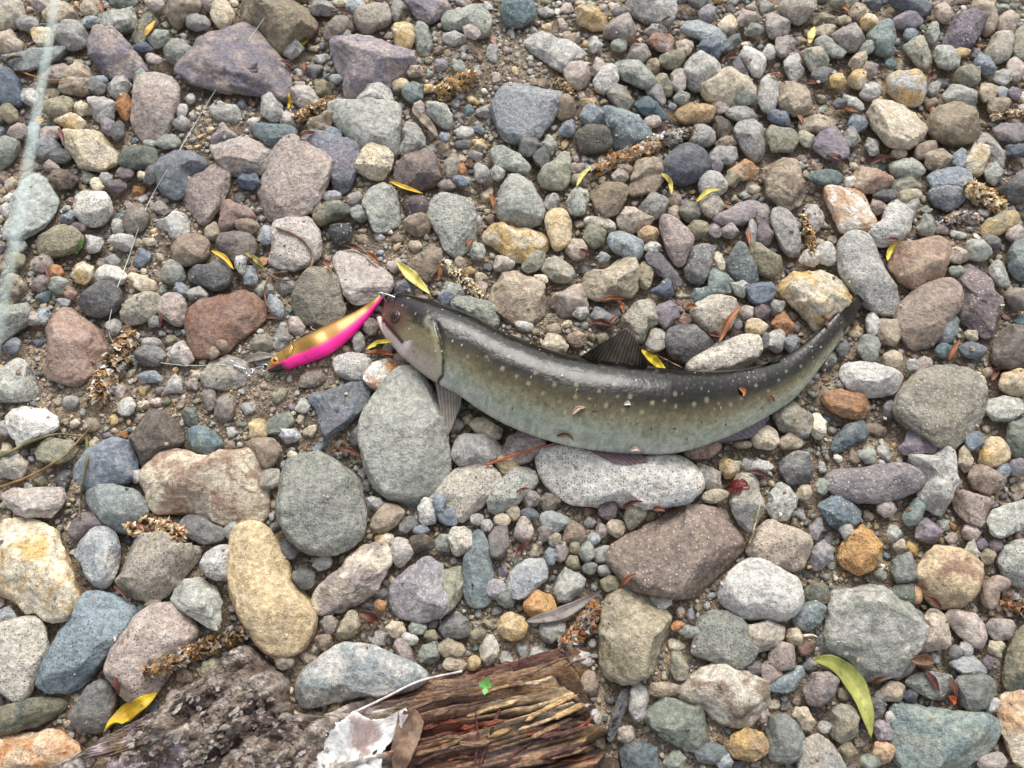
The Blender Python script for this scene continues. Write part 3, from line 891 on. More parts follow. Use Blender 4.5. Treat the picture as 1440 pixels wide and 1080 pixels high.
def sand_material():
    t = NT("wet_sand"); tc = t.n("TexCoord"); v = tc.outputs["Object"]
    n1 = t.noise(v, 40, 5, 0.6); n2 = t.noise(v, 500, 4, 0.7); vo = t.voro(v, 900); sp = t.n("SeparateColor"); t.l(vo.outputs["Color"], sp.inputs[0])
    c = t.mix(t.step(n1, 0.35, 0.65), tuple(lin((112, 100, 86))), tuple(lin((158, 143, 122))))
    c = t.mix(1.0, c, t.mix(sp.outputs[0], (0.55, 0.54, 0.55), (1.55, 1.48, 1.4)), 'MULTIPLY')
    c = t.mix(1.0, c, t.mix(t.step(n2, 0.3, 0.7), (0.7,)*3, (1.25,)*3), 'MULTIPLY')
    # farther out the sheet carries gravel too small to build
    vg = t.voro(v, 55); sg = t.n("SeparateColor"); t.l(vg.outputs["Color"], sg.inputs[0]); sxy = t.n("SeparateXYZ"); t.l(v, sxy.inputs[0])
    far = t.math('MAXIMUM', t.step(t.math('ABSOLUTE', sxy.outputs[0]), .50, .62), t.step(t.math('ABSOLUTE', t.math('SUBTRACT', sxy.outputs[1], .07)), .36, .48))
    peb = t.mix(sg.outputs[0], tuple(lin((120, 112, 104))), tuple(lin((176, 164, 146)))); peb = t.mix(t.math('MULTIPLY', sg.outputs[1], .45), peb, tuple(lin((112, 120, 126))))
    peb = t.mix(t.step(vg.outputs["Distance"], .42, .62), peb, tuple(lin((72, 62, 52)))); c = t.mix(far, c, peb)
    gb_ = t.math('MULTIPLY', t.step(vg.outputs["Distance"], .65, .1), far)
    t.l(c, t.b.inputs["Base Color"]); t.b.inputs["Roughness"].default_value = 0.85
    b = t.bump(gb_, 1.0, 0.008); b = t.bump(n2, 0.7, 0.0012, b); b = t.bump(vo.outputs["Distance"], 0.7, 0.0012, b); t.l(b, t.b.inputs["Normal"])
    return t.m
STONE = stone_material(); SANDM = sand_material()
# ------------------------------------------------------------------ palette
PAL = {'gy': ((146, 144, 140), 'grey'), 'lg': ((186, 184, 178), 'light grey'), 'wh': ((214, 212, 205), 'white'), 'dg': ((96, 96, 98), 'dark grey'),
 'bk': ((68, 68, 72), 'black'), 'bl': ((124, 136, 150), 'blue-grey'), 'sb': ((92, 104, 124), 'slate blue'), 'lb': ((158, 168, 172), 'pale blue'),
 'tl': ((98, 124, 130), 'teal'), 'gn': ((140, 148, 134), 'green-grey'), 'dn': ((94, 103, 92), 'dark green'), 'tn': ((184, 168, 142), 'tan'),
 'cr': ((212, 200, 174), 'cream'), 'oc': ((202, 162, 92), 'ochre'), 'br': ((138, 117, 98), 'brown'), 'db': ((92, 80, 71), 'dark brown'),
 'rb': ((146, 104, 84), 'red-brown'), 'or': ((192, 126, 70), 'orange'), 'pk': ((176, 157, 147), 'pinkish'), 'pp': ((150, 134, 128), 'mauve'),
 'pu': ((130, 122, 136), 'purple-grey'), 'dp': ((106, 92, 100), 'dark purple'), 'ol': ((148, 138, 108), 'olive')}
ALT = {'gy': 'lg', 'lg': 'gy', 'wh': 'tn', 'dg': 'gy', 'bk': 'dg', 'bl': 'lb', 'sb': 'bl', 'lb': 'bl', 'tl': 'gn', 'gn': 'lg', 'dn': 'gn', 'tn': 'br', 'cr': 'oc', 'oc': 'cr',
 'br': 'tn', 'db': 'br', 'rb': 'pk', 'or': 'rb', 'pk': 'lg', 'pp': 'pk', 'pu': 'pk', 'dp': 'pp', 'ol': 'dn'}
def colour(code, bright=0.0):
    code, _, third = code.partition('/'); ks = code.split('+'); a = np.mean([PAL[k][0] for k in ks], 0) if len(ks) == 1 else np.array(PAL[ks[0]][0])*.62+np.array(PAL[ks[1]][0])*.38
    b = np.array(PAL[third if third else ks[1] if len(ks) > 1 else ALT[ks[0]]][0], float)
    def soft(q):
        l = q@np.array([.3, .59, .11]); return np.clip(q*.76+.24*(l*np.array([1.04, 1.0, .94])), 8, 240)
    return lin(soft(a+bright)), lin(soft(b+bright))
def params(tex, r):
    return {'s': (.15, .12, .30, 0), 'k': (.95, .25, .35, 0), 'w': (.35, 1.0, .35, 0), 'm': (.35, .3, 1.0, .15), 'v': (.2, .25, .8, 1.0)}[tex]
# ------------------------------------------------------------------ ground level and height map
GX0, GX1, GY0, GY1, RES = -0.62, 0.62, -0.42, 0.56, 0.001
NX, NY = int((GX1-GX0)/RES), int((GY1-GY0)/RES)
HM = np.full((NY, NX), -0.02); OCC = np.zeros((NY, NX), bool); OWN = np.full((NY, NX), -1, int)
SANDY = [(690, 85, 120, 70), (330, 560, 130, 60), (1215, 640, 60, 26), (560, 350, 70, 60), (1150, 545, 60, 30), (300, 175, 60, 40), (420, 500, 110, 45), (230, 320, 60, 50), (760, 460, 70, 25), (100, 560, 90, 40), (460, 570, 60, 40)]
SANDW = [(*P(x, y), rx*0.00046, ry*0.00052) for x, y, rx, ry in SANDY]
def sandy(x, y):
    m = np.zeros_like(x)
    for cx, cy, rx, ry in SANDW: m = np.maximum(m, np.exp(-(((x-cx)/rx)**2+((y-cy)/ry)**2)**1.5))
    return m
def ground(x, y):
    x = np.atleast_1d(np.asarray(x, float)); y = np.atleast_1d(np.asarray(y, float))
    p = np.stack([x*14, y*14, np.zeros_like(x)], 1)
    near = np.clip((0.5-np.maximum(abs(x), abs(y-.05)))/0.1, 0, 1)
    return -0.0070+0.0055*sandy(x, y)+0.0016*fbm(p, 3, 3)+0.0006*noise3(p*14, 5)-0.004*(1-near)
def cell(x, y): return np.clip(((x-GX0)/RES).astype(int), 0, NX-1), np.clip(((y-GY0)/RES).astype(int), 0, NY-1)
def splat(V):
    i, j = cell(V[:, 0], V[:, 1]); np.maximum.at(HM, (j, i), V[:, 2])
def height(x, y, r=2):
    i, j = cell(np.atleast_1d(x), np.atleast_1d(y)); h = np.full(len(i), -1.0)
    for a in range(-r, r+1):
        for b in range(-r, r+1): h = np.maximum(h, HM[np.clip(j+a, 0, NY-1), np.clip(i+b, 0, NX-1)])
    return np.maximum(h, ground(x, y))
def inside(poly, x, y):
    r = np.zeros(x.shape, bool); n = len(poly); j = n-1
    for i in range(n):
        xi, yi = poly[i]; xj, yj = poly[j]
        r ^= ((yi > y) != (yj > y)) & (x < (xj-xi)*(y-yi)/(yj-yi+1e-15)+xi); j = i
    return r
def footprint(poly, arr=None):
    x0, y0 = poly.min(0); x1, y1 = poly.max(0)
    i0, i1 = max(0, int((x0-GX0)/RES)), min(NX, int((x1-GX0)/RES)+2); j0, j1 = max(0, int((y0-GY0)/RES)), min(NY, int((y1-GY0)/RES)+2)
    if i1 <= i0 or j1 <= j0: return
    X, Y = np.meshgrid(GX0+(np.arange(i0, i1)+.5)*RES, GY0+(np.arange(j0, j1)+.5)*RES)
    (OCC if arr is None else arr)[j0:j1, i0:i1] |= inside(poly, X, Y)
# ------------------------------------------------------------------ stones
def poly_radii(poly, c, n=144):
    th = np.arange(n)*2*np.pi/n; d = np.stack([np.cos(th), np.sin(th)], 1); R = np.zeros(n)
    q = poly-c
    for i in range(len(q)):
        a, b = q[i-1], q[i]; e = b-a
        den = d[:, 0]*e[1]-d[:, 1]*e[0]; den = np.where(abs(den) < 1e-12, 1e-12, den)
        t = (a[0]*e[1]-a[1]*e[0])/den; s = (a[0]*d[:, 1]-a[1]*d[:, 0])/den
        ok = (t > 0) & (s >= -1e-6) & (s <= 1+1e-6); R = np.where(ok, np.maximum(R, t), R)
    R[R == 0] = R[R > 0].mean()
    return R
def centroid(p):
    x, y = p[:, 0], p[:, 1]; x1, y1 = np.roll(x, -1), np.roll(y, -1); cr = x*y1-x1*y; A = cr.sum()/2
    return np.array([((x+x1)*cr).sum(), ((y+y1)*cr).sum()])/(6*A), abs(A)
SM = {'r': 2.6, 'a': 1.0, 'f': 1.4, 'b': 1.2}
def stone_shape(R, hh, shape, seed, sub, mean):
    r = np.random.default_rng(seed); d, F = ICO[sub]; n = len(R)
    sg = SM[shape]*n/144; k = np.arange(-n//2, n//2); g = np.exp(-.5*(k/sg)**2); g /= g.sum()
    Rs = np.real(np.fft.ifft(np.fft.fft(R)*np.fft.fft(np.fft.ifftshift(g))))
    Rs *= math.sqrt((R**2).mean()/(Rs**2).mean())
    th = np.arctan2(d[:, 1], d[:, 0]) % (2*np.pi); Rv = np.interp(th, np.linspace(0, 2*np.pi, n+1), np.append(Rs, Rs[0]))
    cphi = np.sqrt(d[:, 0]**2+d[:, 1]**2); s = d[:, 2]
    pe, ze = {'r': (.70, .92), 'a': (.60, .9), 'f': (.52, .8), 'b': (.48, .75)}[shape]
    pl = cphi**pe; zz = np.sign(s)*abs(s)**ze
    p = np.stack([np.cos(th)*pl, np.sin(th)*pl, zz], 1)
    nf, lo, hi, st = {'r': (9, .72, .93, .88), 'a': (13, .60, .86, .96), 'f': (8, .66, .9, .9), 'b': (8, .68, .92, .93)}[shape]
    for _ in range(nf):
        a = r.uniform(0, 2*np.pi); z = r.uniform(.25, 1.0) if shape != 'r' else r.uniform(.1, .95); q = math.sqrt(1-z*z)
        nn = np.array([q*math.cos(a), q*math.sin(a), z]); over = np.maximum(0, p@nn-r.uniform(lo, hi)); p = p-np.outer(over*st, nn)
    if shape in 'fb':
        nn = np.array([r.normal(0, .12), r.normal(0, .12), 1]); nn /= np.linalg.norm(nn); over = np.maximum(0, p@nn-r.uniform(.62, .75)); p = p-np.outer(over*.93, nn)
    la = {'r': .045, 'a': .07, 'f': .05, 'b': .04}[shape]
    off = r.uniform(0, 90, 3)
    ns = fbm(p*1.7+off, seed, 3)*la
    if sub >= 4: ns = ns+fbm(p*6+off, seed+9, 3)*{'r': .020, 'a': .042, 'f': .030, 'b': .026}[shape]
    p = p*(1+ns)[:, None]
    V = np.stack([p[:, 0]*Rv, p[:, 1]*Rv, p[:, 2]*hh], 1)
    V[:, 2] += V[:, 0]*r.normal(0, .08)+V[:, 1]*r.normal(0, .08)
    return V, F
KH = {'r': .62, 'a': .60, 'f': .38, 'b': .58}
class Bag:
    def __init__(s): s.V = []; s.F = []; s.b = []; s.a = []; s.p = []; s.n = 0
    def add(s, V, F, base, alt, par):
        s.V.append(V); s.F.append(F+s.n); s.n += len(V); o = np.ones((len(V), 1))
        s.b.append(o*np.append(base, 1)); s.a.append(o*np.append(alt, 1)); s.p.append(o*np.array(par))
    def mesh(s, name): return mesh_np(name, np.concatenate(s.V), np.concatenate(s.F), True, {'base': np.concatenate(s.b), 'alt': np.concatenate(s.a), 'par': np.concatenate(s.p)})
rows = []
for k, ln in enumerate(STONES.strip().split('\n')):
    q = ln.split(';'); h = q[0].split(); br = float(h[3]) if len(h) > 3 else random.uniform(-8, 8)
    if ',' in q[1]: px = np.array([[float(u) for u in s.split(',')] for s in q[1].split()])
    else:
        cx, cy, rx, ry, an = [float(u) for u in q[1].split()]; an = math.radians(an)
        if h[1] == 'r': m = rng.integers(9, 13); ts = np.arange(m)*2*np.pi/m+rng.uniform(-.12, .12, m); rr = 1.05+rng.normal(0, .07, m)
        else: m = rng.integers(6, 9); ts = np.sort(np.arange(m)*2*np.pi/m+rng.uniform(-.3, .3, m)); rr = 1.1+rng.normal(0, .09, m)
        ex, ey = rx*np.cos(ts)*rr, ry*np.sin(ts)*rr
        px = np.stack([cx+ex*math.cos(an)-ey*math.sin(an), cy+ex*math.sin(an)+ey*math.cos(an)], 1)
    cpx, A = centroid(px)
    rows.append(dict(col=h[0], sh=h[1], tex=h[2], br=br, px=px, c=cpx, A=A, nick=q[2] if len(q) > 2 else None, k=k))
rows.sort(key=lambda r: -r['A'])
for rnk, r in enumerate(rows): r['thing'] = rnk < 300
# landmarks for the labels (survey position, reach)
LM = [("trout's head", 585, 480, 45), ("trout's tail", 1185, 440, 30), ("trout's dorsal fin", 865, 490, 25), ("trout's belly", 870, 600, 60), ("trout's anal fin", 1045, 603, 25),
      ("pink and gold lure", 455, 470, 45), ("snap swivel", 345, 517, 20), ("rotten log", 640, 1010, 90), ("rotten log", 800, 960, 50), ("grey broken stub", 330, 960, 55), ("big green willow leaf", 1195, 975, 35)]
LM += [(r['nick'], r['c'][0], r['c'][1], math.sqrt(r['A']/math.pi)) for r in rows if r['nick']]
TEXW = {'s': 'smooth', 'k': 'dark-flecked', 'w': 'white-flecked', 'm': 'mottled', 'v': 'streaked'}
SHW = {'r': 'rounded', 'a': 'angular', 'f': 'flat', 'b': 'blocky'}
def stone_label(r, level):
    re = math.sqrt(r['A']/math.pi)
    ds = sorted((max(0, math.hypot(n[1]-r['c'][0], n[2]-r['c'][1])-n[3]-re), n[0]) for n in LM if n[0] != r['nick'])
    near = []
    for _, nm in ds:
        if nm not in near: near.append(nm)
    if r['nick']: d = r['nick']
    else:
        size = 'small' if r['A'] < 900 else 'medium' if r['A'] < 2000 else 'large'
        d = f"{size} {PAL[r['col'].split('/')[0].split('+')[0]][1]} {SHW[r['sh']]} stone"
        if level >= 2: d = f"{size} {PAL[r['col'].split('/')[0].split('+')[0]][1]} {TEXW[r['tex']]} {SHW[r['sh']]} stone"
    if level == 0: return f"{d} beside the {near[0]}"
    s = f"{d} between the {near[0]} and the {near[1]}"
    return s if len(s.split()) <= 16 else f"{d} near {near[0]} and {near[1]}"
lev = {}
for L in (0, 1, 2):
    cnt = {}
    for r in rows[:300]:
        l = r.setdefault('lab', stone_label(r, 0)); cnt[l] = cnt.get(l, 0)+1
    for r in rows[:300]:
        if cnt[r['lab']] > 1: r['lab'] = stone_label(r, min(2, L+1))
gravel = Bag()
GROUP = "river stones lying on the gravel bar"
for rank, r in enumerate(rows):
    px = r['px']; c0 = P(*r['c']); pw = P(px[:, 0], px[:, 1])
    q = pw-pw.mean(0); ev = np.sqrt(np.linalg.eigvalsh(np.cov(q.T)))*1.41; minor = max(ev[0], .0015)
    hh = KH[r['sh']]*minor; g = float(ground(*c0)[0])
    zc = max(.16*hh, g+.5*hh)
    i, j = cell(c0[0:1], c0[1:2])
    ow = OWN[j[0], i[0]]
    if ow >= 0 and rank > 40 and rows[ow]['A']*.3 > r['A']: zc = float(height(c0[0:1], c0[1:2], 1)[0])+.45*hh
    r['lift'] = zc
    pw = P(px[:, 0], px[:, 1], zc); c, A = centroid(pw)
    if not inside(pw, c[0:1], c[1:2])[0]: c = pw.mean(0)
    R = poly_radii(pw, c)*1.07
    sub = 5 if r['A'] > 1700 else 4 if r['A'] > 330 else 3
    V, F = stone_shape(R, hh, r['sh'], 100+r['k'], sub, minor)
    base, alt = colour(r['col'], r['br']); par = params(r['tex'], r)
    W = V+np.array([c[0], c[1], zc]); splat(W); before = OCC.copy(); footprint(pw); OWN[OCC & ~before] = rank
    r['top'] = W[:, 2].max(); r['wc'] = c
    if r['thing']:
        me = mesh_np("river_stone", V, F, True, {'base': base, 'alt': alt, 'par': np.array(par)})
        r['obj'] = link("river_stone", me, STONE, None, (c[0], c[1], zc), r['lab'], "stone", GROUP)
    else: gravel.add(W, F, base, alt, par)
# smaller gravel that nobody would count: fills the gaps, and goes on beyond the frame
KEYS = ['tn', 'gy', 'pk', 'br', 'lg', 'gn', 'pp', 'ol', 'dg', 'bl', 'cr', 'pu', 'rb', 'oc', 'tl', 'or', 'wh', 'sb']
WTS = np.array([19, 14, 8, 12, 12, 8, 5, 9, 6, 4, 8, 2.5, 2.5, 2.5, 2.5, 1.2, 3, 1.6]); WTS = WTS/WTS.sum()
def rand_pebble(x, y, r, z, sub, bag):
    s = rng.integers(1 << 30); n = 24; th = np.arange(n)*2*np.pi/n; e = rng.uniform(.5, .98); a = rng.uniform(0, np.pi)
    R = r*np.sqrt(1/(np.cos(th-a)**2+(np.sin(th-a)/e)**2))*(1+.16*np.cos(3*th+rng.uniform(0, 6))*rng.uniform(0, 1)+.10*np.cos(4*th+rng.uniform(0, 6))*rng.uniform(0, 1)+rng.normal(0, .10, n))
    sh = rng.choice(['r', 'a', 'a', 'a', 'a', 'f', 'b']); hh = KH[sh]*r*e
    V, F = stone_shape(R, hh, sh, int(s), sub, r); V[:, 2] += z+.45*hh; V[:, :2] += (x, y)
    k = rng.choice(KEYS, p=WTS); b, al = colour(str(k), rng.uniform(-10, 20))
    bag.add(V, F, b, al, params(str(rng.choice(['s', 's', 'k', 'w', 'm'])), None)); splat(V)
XB0, XB1, YB0, YB1 = -0.60, 0.60, -0.38, 0.52
FR = P(np.array([-25, 1465, 1465, -25]), np.array([-25, -25, 1105, 1105]))
def tryfill(rad, n, sub, only_out, slack=.8):
    xs = rng.uniform(XB0, XB1, n); ys = rng.uniform(YB0, YB1, n); ins = inside(FR, xs, ys)
    k = 0
    sd = sandy(xs, ys)
    for x, y, q, sv in zip(xs, ys, ins, sd):
        if q == only_out: continue
        if rng.random() < sv*.85: continue
        r = rad*rng.uniform(.8, 1.2); w = max(1, int(r*slack/RES)); i, j = int((x-GX0)/RES), int((y-GY0)/RES)
        if OCC[max(0, j-w):j+w+1, max(0, i-w):i+w+1].any(): continue
        w2 = max(1, int(r*.78/RES)); OCC[j-w2:j+w2+1, i-w2:i+w2+1] = True
        rand_pebble(x, y, r, float(ground(x, y)[0])+rng.uniform(0, .0015), sub, gravel); k += 1
    return k
for rad, n in ((.026, 260), (.018, 700), (.012, 2000), (.008, 3600), (.0055, 4000)): tryfill(rad, n, 2 if rad < .014 else 3, True)
cnts = [tryfill(rad, n, s, False) for rad, n, s in ((.0075, 6000, 3), (.0058, 12000, 3), (.0045, 22000, 3), (.0034, 34000, 2), (.0026, 46000, 2), (.0019, 60000, 2), (.0014, 60000, 2))]
# a lower layer seen down the cracks
sub_bag = gravel; n0 = 0
ii = np.argwhere(~OCC); sel = ii[rng.choice(len(ii), 2600, replace=False)]
for j, i in sel:
    x, y = GX0+(i+.5)*RES, GY0+(j+.5)*RES
    if not (XB0 < x < XB1 and YB0 < y < YB1) or not inside(FR, np.array([x]), np.array([y]))[0]: continue
    r = rng.uniform(.0013, .0030); rand_pebble(x, y, r, float(ground(x, y)[0])-r*.35, 2, gravel); n0 += 1
link("gravel", gravel.mesh("gravel"), STONE, None, None, "mixed small gravel filling the gaps between the river stones", "gravel", None, "stuff")
# grit
gb = Bag(); d1, f1 = ICO[1]; NG = 18000
xs = rng.uniform(-.45, .45, NG*3); ys = rng.uniform(-.26, .36, NG*3); ok = inside(FR, xs, ys); xs, ys = xs[ok], ys[ok]
i, j = cell(xs, ys); free = (HM[j, i] < ground(xs, ys)+.0035) | (rng.random(len(xs)) < .03); xs, ys = xs[free][:NG], ys[free][:NG]
i, j = cell(xs, ys); zs = np.maximum(ground(xs, ys), np.where(HM[j, i] > ground(xs, ys)+.0035, HM[j, i], -1)); n = len(xs)
rs = rng.uniform(.00045, .0013, n)*np.where(rng.random(n) < .12, 1.5, 1); dd = d1*1.0
V = (dd[None]*(1+rng.normal(0, .22, (n, len(d1), 1))))*rs[:, None, None]*np.array([1, 1, .8])*rng.uniform(.7, 1.2, (n, 1, 3))
V += np.stack([xs, ys, zs+rs*.4], 1)[:, None]
F = (f1[None]+(np.arange(n)*len(d1))[:, None, None]).reshape(-1, 3)
cols = lin(np.clip(np.array([PAL[k][0] for k in rng.choice(KEYS, n, p=WTS)])*.6+np.array((168, 154, 134))*.4+rng.normal(0, 16, (n, 1)), 20, 235))
o = np.repeat(cols, len(d1), 0); me = mesh_np("sand_grit", V.reshape(-1, 3), F, False, {'base': o, 'alt': o, 'par': np.array((.1, .1, .1, 0))})
link("sand_grit", me, STONE, None, None, "coarse tan sand and grit lying between the stones", "sand", None, "stuff")
# ground sheet
gx = np.concatenate([[-40, -12, -4, -1.6, -.9], np.linspace(-.64, .64, 200), [.9, 1.6, 4, 12, 40]]); gy = np.concatenate([[-40, -12, -4, -1.4, -.8], np.linspace(-.45, .6, 165), [.9, 1.6, 4, 12, 40]])
X, Y = np.meshgrid(gx, gy); Z = ground(X.ravel(), Y.ravel()); nx, ny = len(gx), len(gy)
idx = np.arange(nx*ny).reshape(ny, nx); F = np.stack([idx[:-1, :-1], idx[:-1, 1:], idx[1:, 1:], idx[1:, :-1]], -1).reshape(-1, 4)
link("ground", mesh_np("ground", np.stack([X.ravel(), Y.ravel(), Z], 1), F), SANDM, kind="structure")
# ------------------------------------------------------------------ generic builders for things lying on the stones
def on_top(x, y, lift=0.0, r=2):
    """survey point -> world point resting on whatever is there"""
    return on_tops(np.array([[x, y]]), lift, r)[0]
def on_tops(q, lift, r):
    z = np.zeros(len(q))
    for _ in range(4):
        w = P(q[:, 0], q[:, 1], z); z = height(w[:, 0], w[:, 1], r)+lift
    return np.column_stack([P(q[:, 0], q[:, 1], z), z])
def spline(pts, n):
    pts = np.asarray(pts, float); d = np.r_[0, np.cumsum(np.linalg.norm(np.diff(pts, axis=0), axis=1))]
    if len(pts) == 2: return pts[0]+(pts[1]-pts[0])*np.linspace(0, 1, n)[:, None]
    m = np.zeros_like(pts); m[1:-1] = (pts[2:]-pts[:-2])/(d[2:]-d[:-2])[:, None]; m[0] = (pts[1]-pts[0])/(d[1]-d[0]); m[-1] = (pts[-1]-pts[-2])/(d[-1]-d[-2])
    t = np.linspace(0, d[-1], n); k = np.clip(np.searchsorted(d, t, 'right')-1, 0, len(d)-2); h = (d[k+1]-d[k]); s = ((t-d[k])/h)[:, None]; h = h[:, None]
    return (2*s**3-3*s**2+1)*pts[k]+(s**3-2*s**2+s)*h*m[k]+(-2*s**3+3*s**2)*pts[k+1]+(s**3-s**2)*h*m[k+1]
def smooth1(a, k):
    a = np.asarray(a, float)
    for _ in range(k): b = a.copy(); b[1:-1] = (a[:-2]+2*a[1:-1]+a[2:])/4; a = b
    return a
def rest_path(pts, n, lift, sm=6, r=2):
    q = spline(pts, n); w = on_tops(q, lift, r)
    z = w[:, 2]
    for _ in range(sm): zs = smooth1(z, 1); z = np.maximum(zs, z-.0006)
    xy = P(q[:, 0], q[:, 1], z)
    return np.column_stack([xy, z])
def frames(w):
    t = np.gradient(w, axis=0); t /= np.linalg.norm(t, axis=1)[:, None]+1e-12
    up = np.array([0, 0, 1.0]); s = np.cross(t, up); s /= np.linalg.norm(s, axis=1)[:, None]+1e-9; u = np.cross(s, t)
    return t, s, u
def tube(w, rad, k=8, closed=False):
    w = np.asarray(w, float); n = len(w); t, s, u = frames(w)
    if closed:
        t = np.roll(w, -1, 0)-np.roll(w, 1, 0); t /= np.linalg.norm(t, axis=1)[:, None]; c = w.mean(0); s = w-c; s /= np.linalg.norm(s, axis=1)[:, None]; u = np.cross(s, t)
    rad = np.broadcast_to(rad, (n,)); a = np.arange(k)*2*np.pi/k
    V = (w[:, None]+rad[:, None, None]*(np.cos(a)[None, :, None]*s[:, None]+np.sin(a)[None, :, None]*u[:, None])).reshape(-1, 3)
    idx = np.arange(n*k).reshape(n, k); m = n if closed else n-1
    A = idx[:m]; B = np.roll(idx, -1, 0)[:m]
    F = np.stack([A, np.roll(A, -1, 1), np.roll(B, -1, 1), B], -1).reshape(-1, 4)
    if not closed:
        c0, c1 = len(V), len(V)+1; V = np.vstack([V, w[0], w[-1]])
        i = idx[0]; j = idx[-1]
        F = np.vstack([F, np.stack([np.full(k, c0), np.roll(i, -1), i, i], -1), np.stack([np.full(k, c1), j, np.roll(j, -1), np.roll(j, -1)], -1)])
    return V, F
def tri(F):
    F = np.asarray(F); a = F[:, [0, 1, 2]]; b = F[:, [0, 2, 3]]; G = np.vstack([a, b])
    return G[(G[:, 0] != G[:, 1]) & (G[:, 1] != G[:, 2]) & (G[:, 0] != G[:, 2])]
def merge(parts):
    V, F, n = [], [], 0
    for v, f in parts:
        f = tri(f) if f.shape[1] == 4 else f
        V.append(v); F.append(f+n); n += len(v)
    return np.vstack(V), np.vstack(F)
def obj_at(name, V, F, mat, parent=None, attrs=None, smooth=True, uv=None, **kw):
    """mesh whose origin is at its own base"""
    F = tri(F) if F.shape[1] == 4 else F
    c = np.array([V[:, 0].mean(), V[:, 1].mean(), V[:, 2].min()])
    if parent is not None:
        pl = np.array(parent.location)
        gp = parent.parent
        while gp is not None: pl = pl+np.array(gp.location); gp = gp.parent
        loc = c-pl
    else: loc = c
    return link(name, mesh_np(name, V-c, F, smooth, attrs, uv), mat, parent, tuple(loc), **kw)
def empty(name, loc, **kw): return link(name, None, None, None, tuple(loc), **kw)
ORG = attr_material("plant_litter", 0.62, 0.35, 260, 0.22, 0.35, 0.0004)
LEAFM = attr_material("leaf_skin", 0.5, 0.45, 180, 0.16, 0.3, 0.0003)
def leaf(pts, hw, col, name="willow_leaf", curl=.25, lift=.0012, n=30, m=9, edge=None, mid=None, twist=0.0, **kw):
    w = rest_path(pts, n, lift, 14, 3); t, s, u = frames(w); L = np.linspace(0, 1, n); scale = .00047*np.linalg.norm(P(pts[0][0]+1, pts[0][1])-P(*pts[0]))/.00046
    prof = (np.sin(np.pi*np.clip(L, .004, .996)**.85))**.8*hw*scale*(1+.05*np.sin(L*17)); x = np.linspace(-1, 1, m)
    tw = twist*(L-.5)
    side = s*np.cos(tw)[:, None]+u*np.sin(tw)[:, None]; upv = u*np.cos(tw)[:, None]-s*np.sin(tw)[:, None]
    V = w[:, None]+prof[:, None, None]*(x[None, :, None]*side[:, None]+(curl*abs(x)**1.6)[None, :, None]*upv[:, None])
    V[:, m//2] -= upv*.00018
    top = V.reshape(-1, 3); bot = top-np.repeat(upv, m, 0)*.00030
    idx = np.arange(n*m).reshape(n, m); Q = np.stack([idx[:-1, :-1], idx[:-1, 1:], idx[1:, 1:], idx[1:, :-1]], -1).reshape(-1, 4)
    rim = np.concatenate([idx[:, 0], idx[-1, 1:], idx[::-1, -1][1:], idx[0, ::-1][1:-1]]); r2 = np.roll(rim, -1)
    N = n*m; F = np.vstack([Q, Q[:, ::-1]+N, np.stack([rim, r2, r2+N, rim+N], -1)])
    c0 = lin(col); ce = lin(edge) if edge is not None else c0*.82; cm = lin(mid) if mid is not None else np.minimum(c0*1.2, .8)
    f = abs(x)[None, :, None]; C = c0*(1-f**3)+ce*f**3
    C = np.where(f < .12, cm, C)*np.ones((n, 1, 1))
    p = top*700; C = (C.reshape(-1, 3)*(1+.22*fbm(p*.35, 4, 3))[:, None]); spot = fbm(p*.8+5, 8, 2) > .72; C[spot] *= .45
    C = np.vstack([C, C*.85])
    return obj_at(name, np.vstack([top, bot]), F, LEAFM, attrs={'base': np.clip(C, .005, .9)}, **kw)
def stem(pts, rad, col, name="dry_stem", n=60, lift=.0008, taper=.5, k=7, **kw):
    w = rest_path(pts, n, lift+rad, 18, 1); w[:, 2] += .0006*fbm(w*120, 2, 2)
    V, F = tube(w, rad*np.linspace(1, taper, n)*(1+.15*fbm(w*300, 5, 2)), k)
    C = lin(col)*(1+.3*fbm(V*250, 3, 3))[:, None]
    return obj_at(name, V, F, ORG, attrs={'base': np.clip(C, .004, .9)}, **kw)
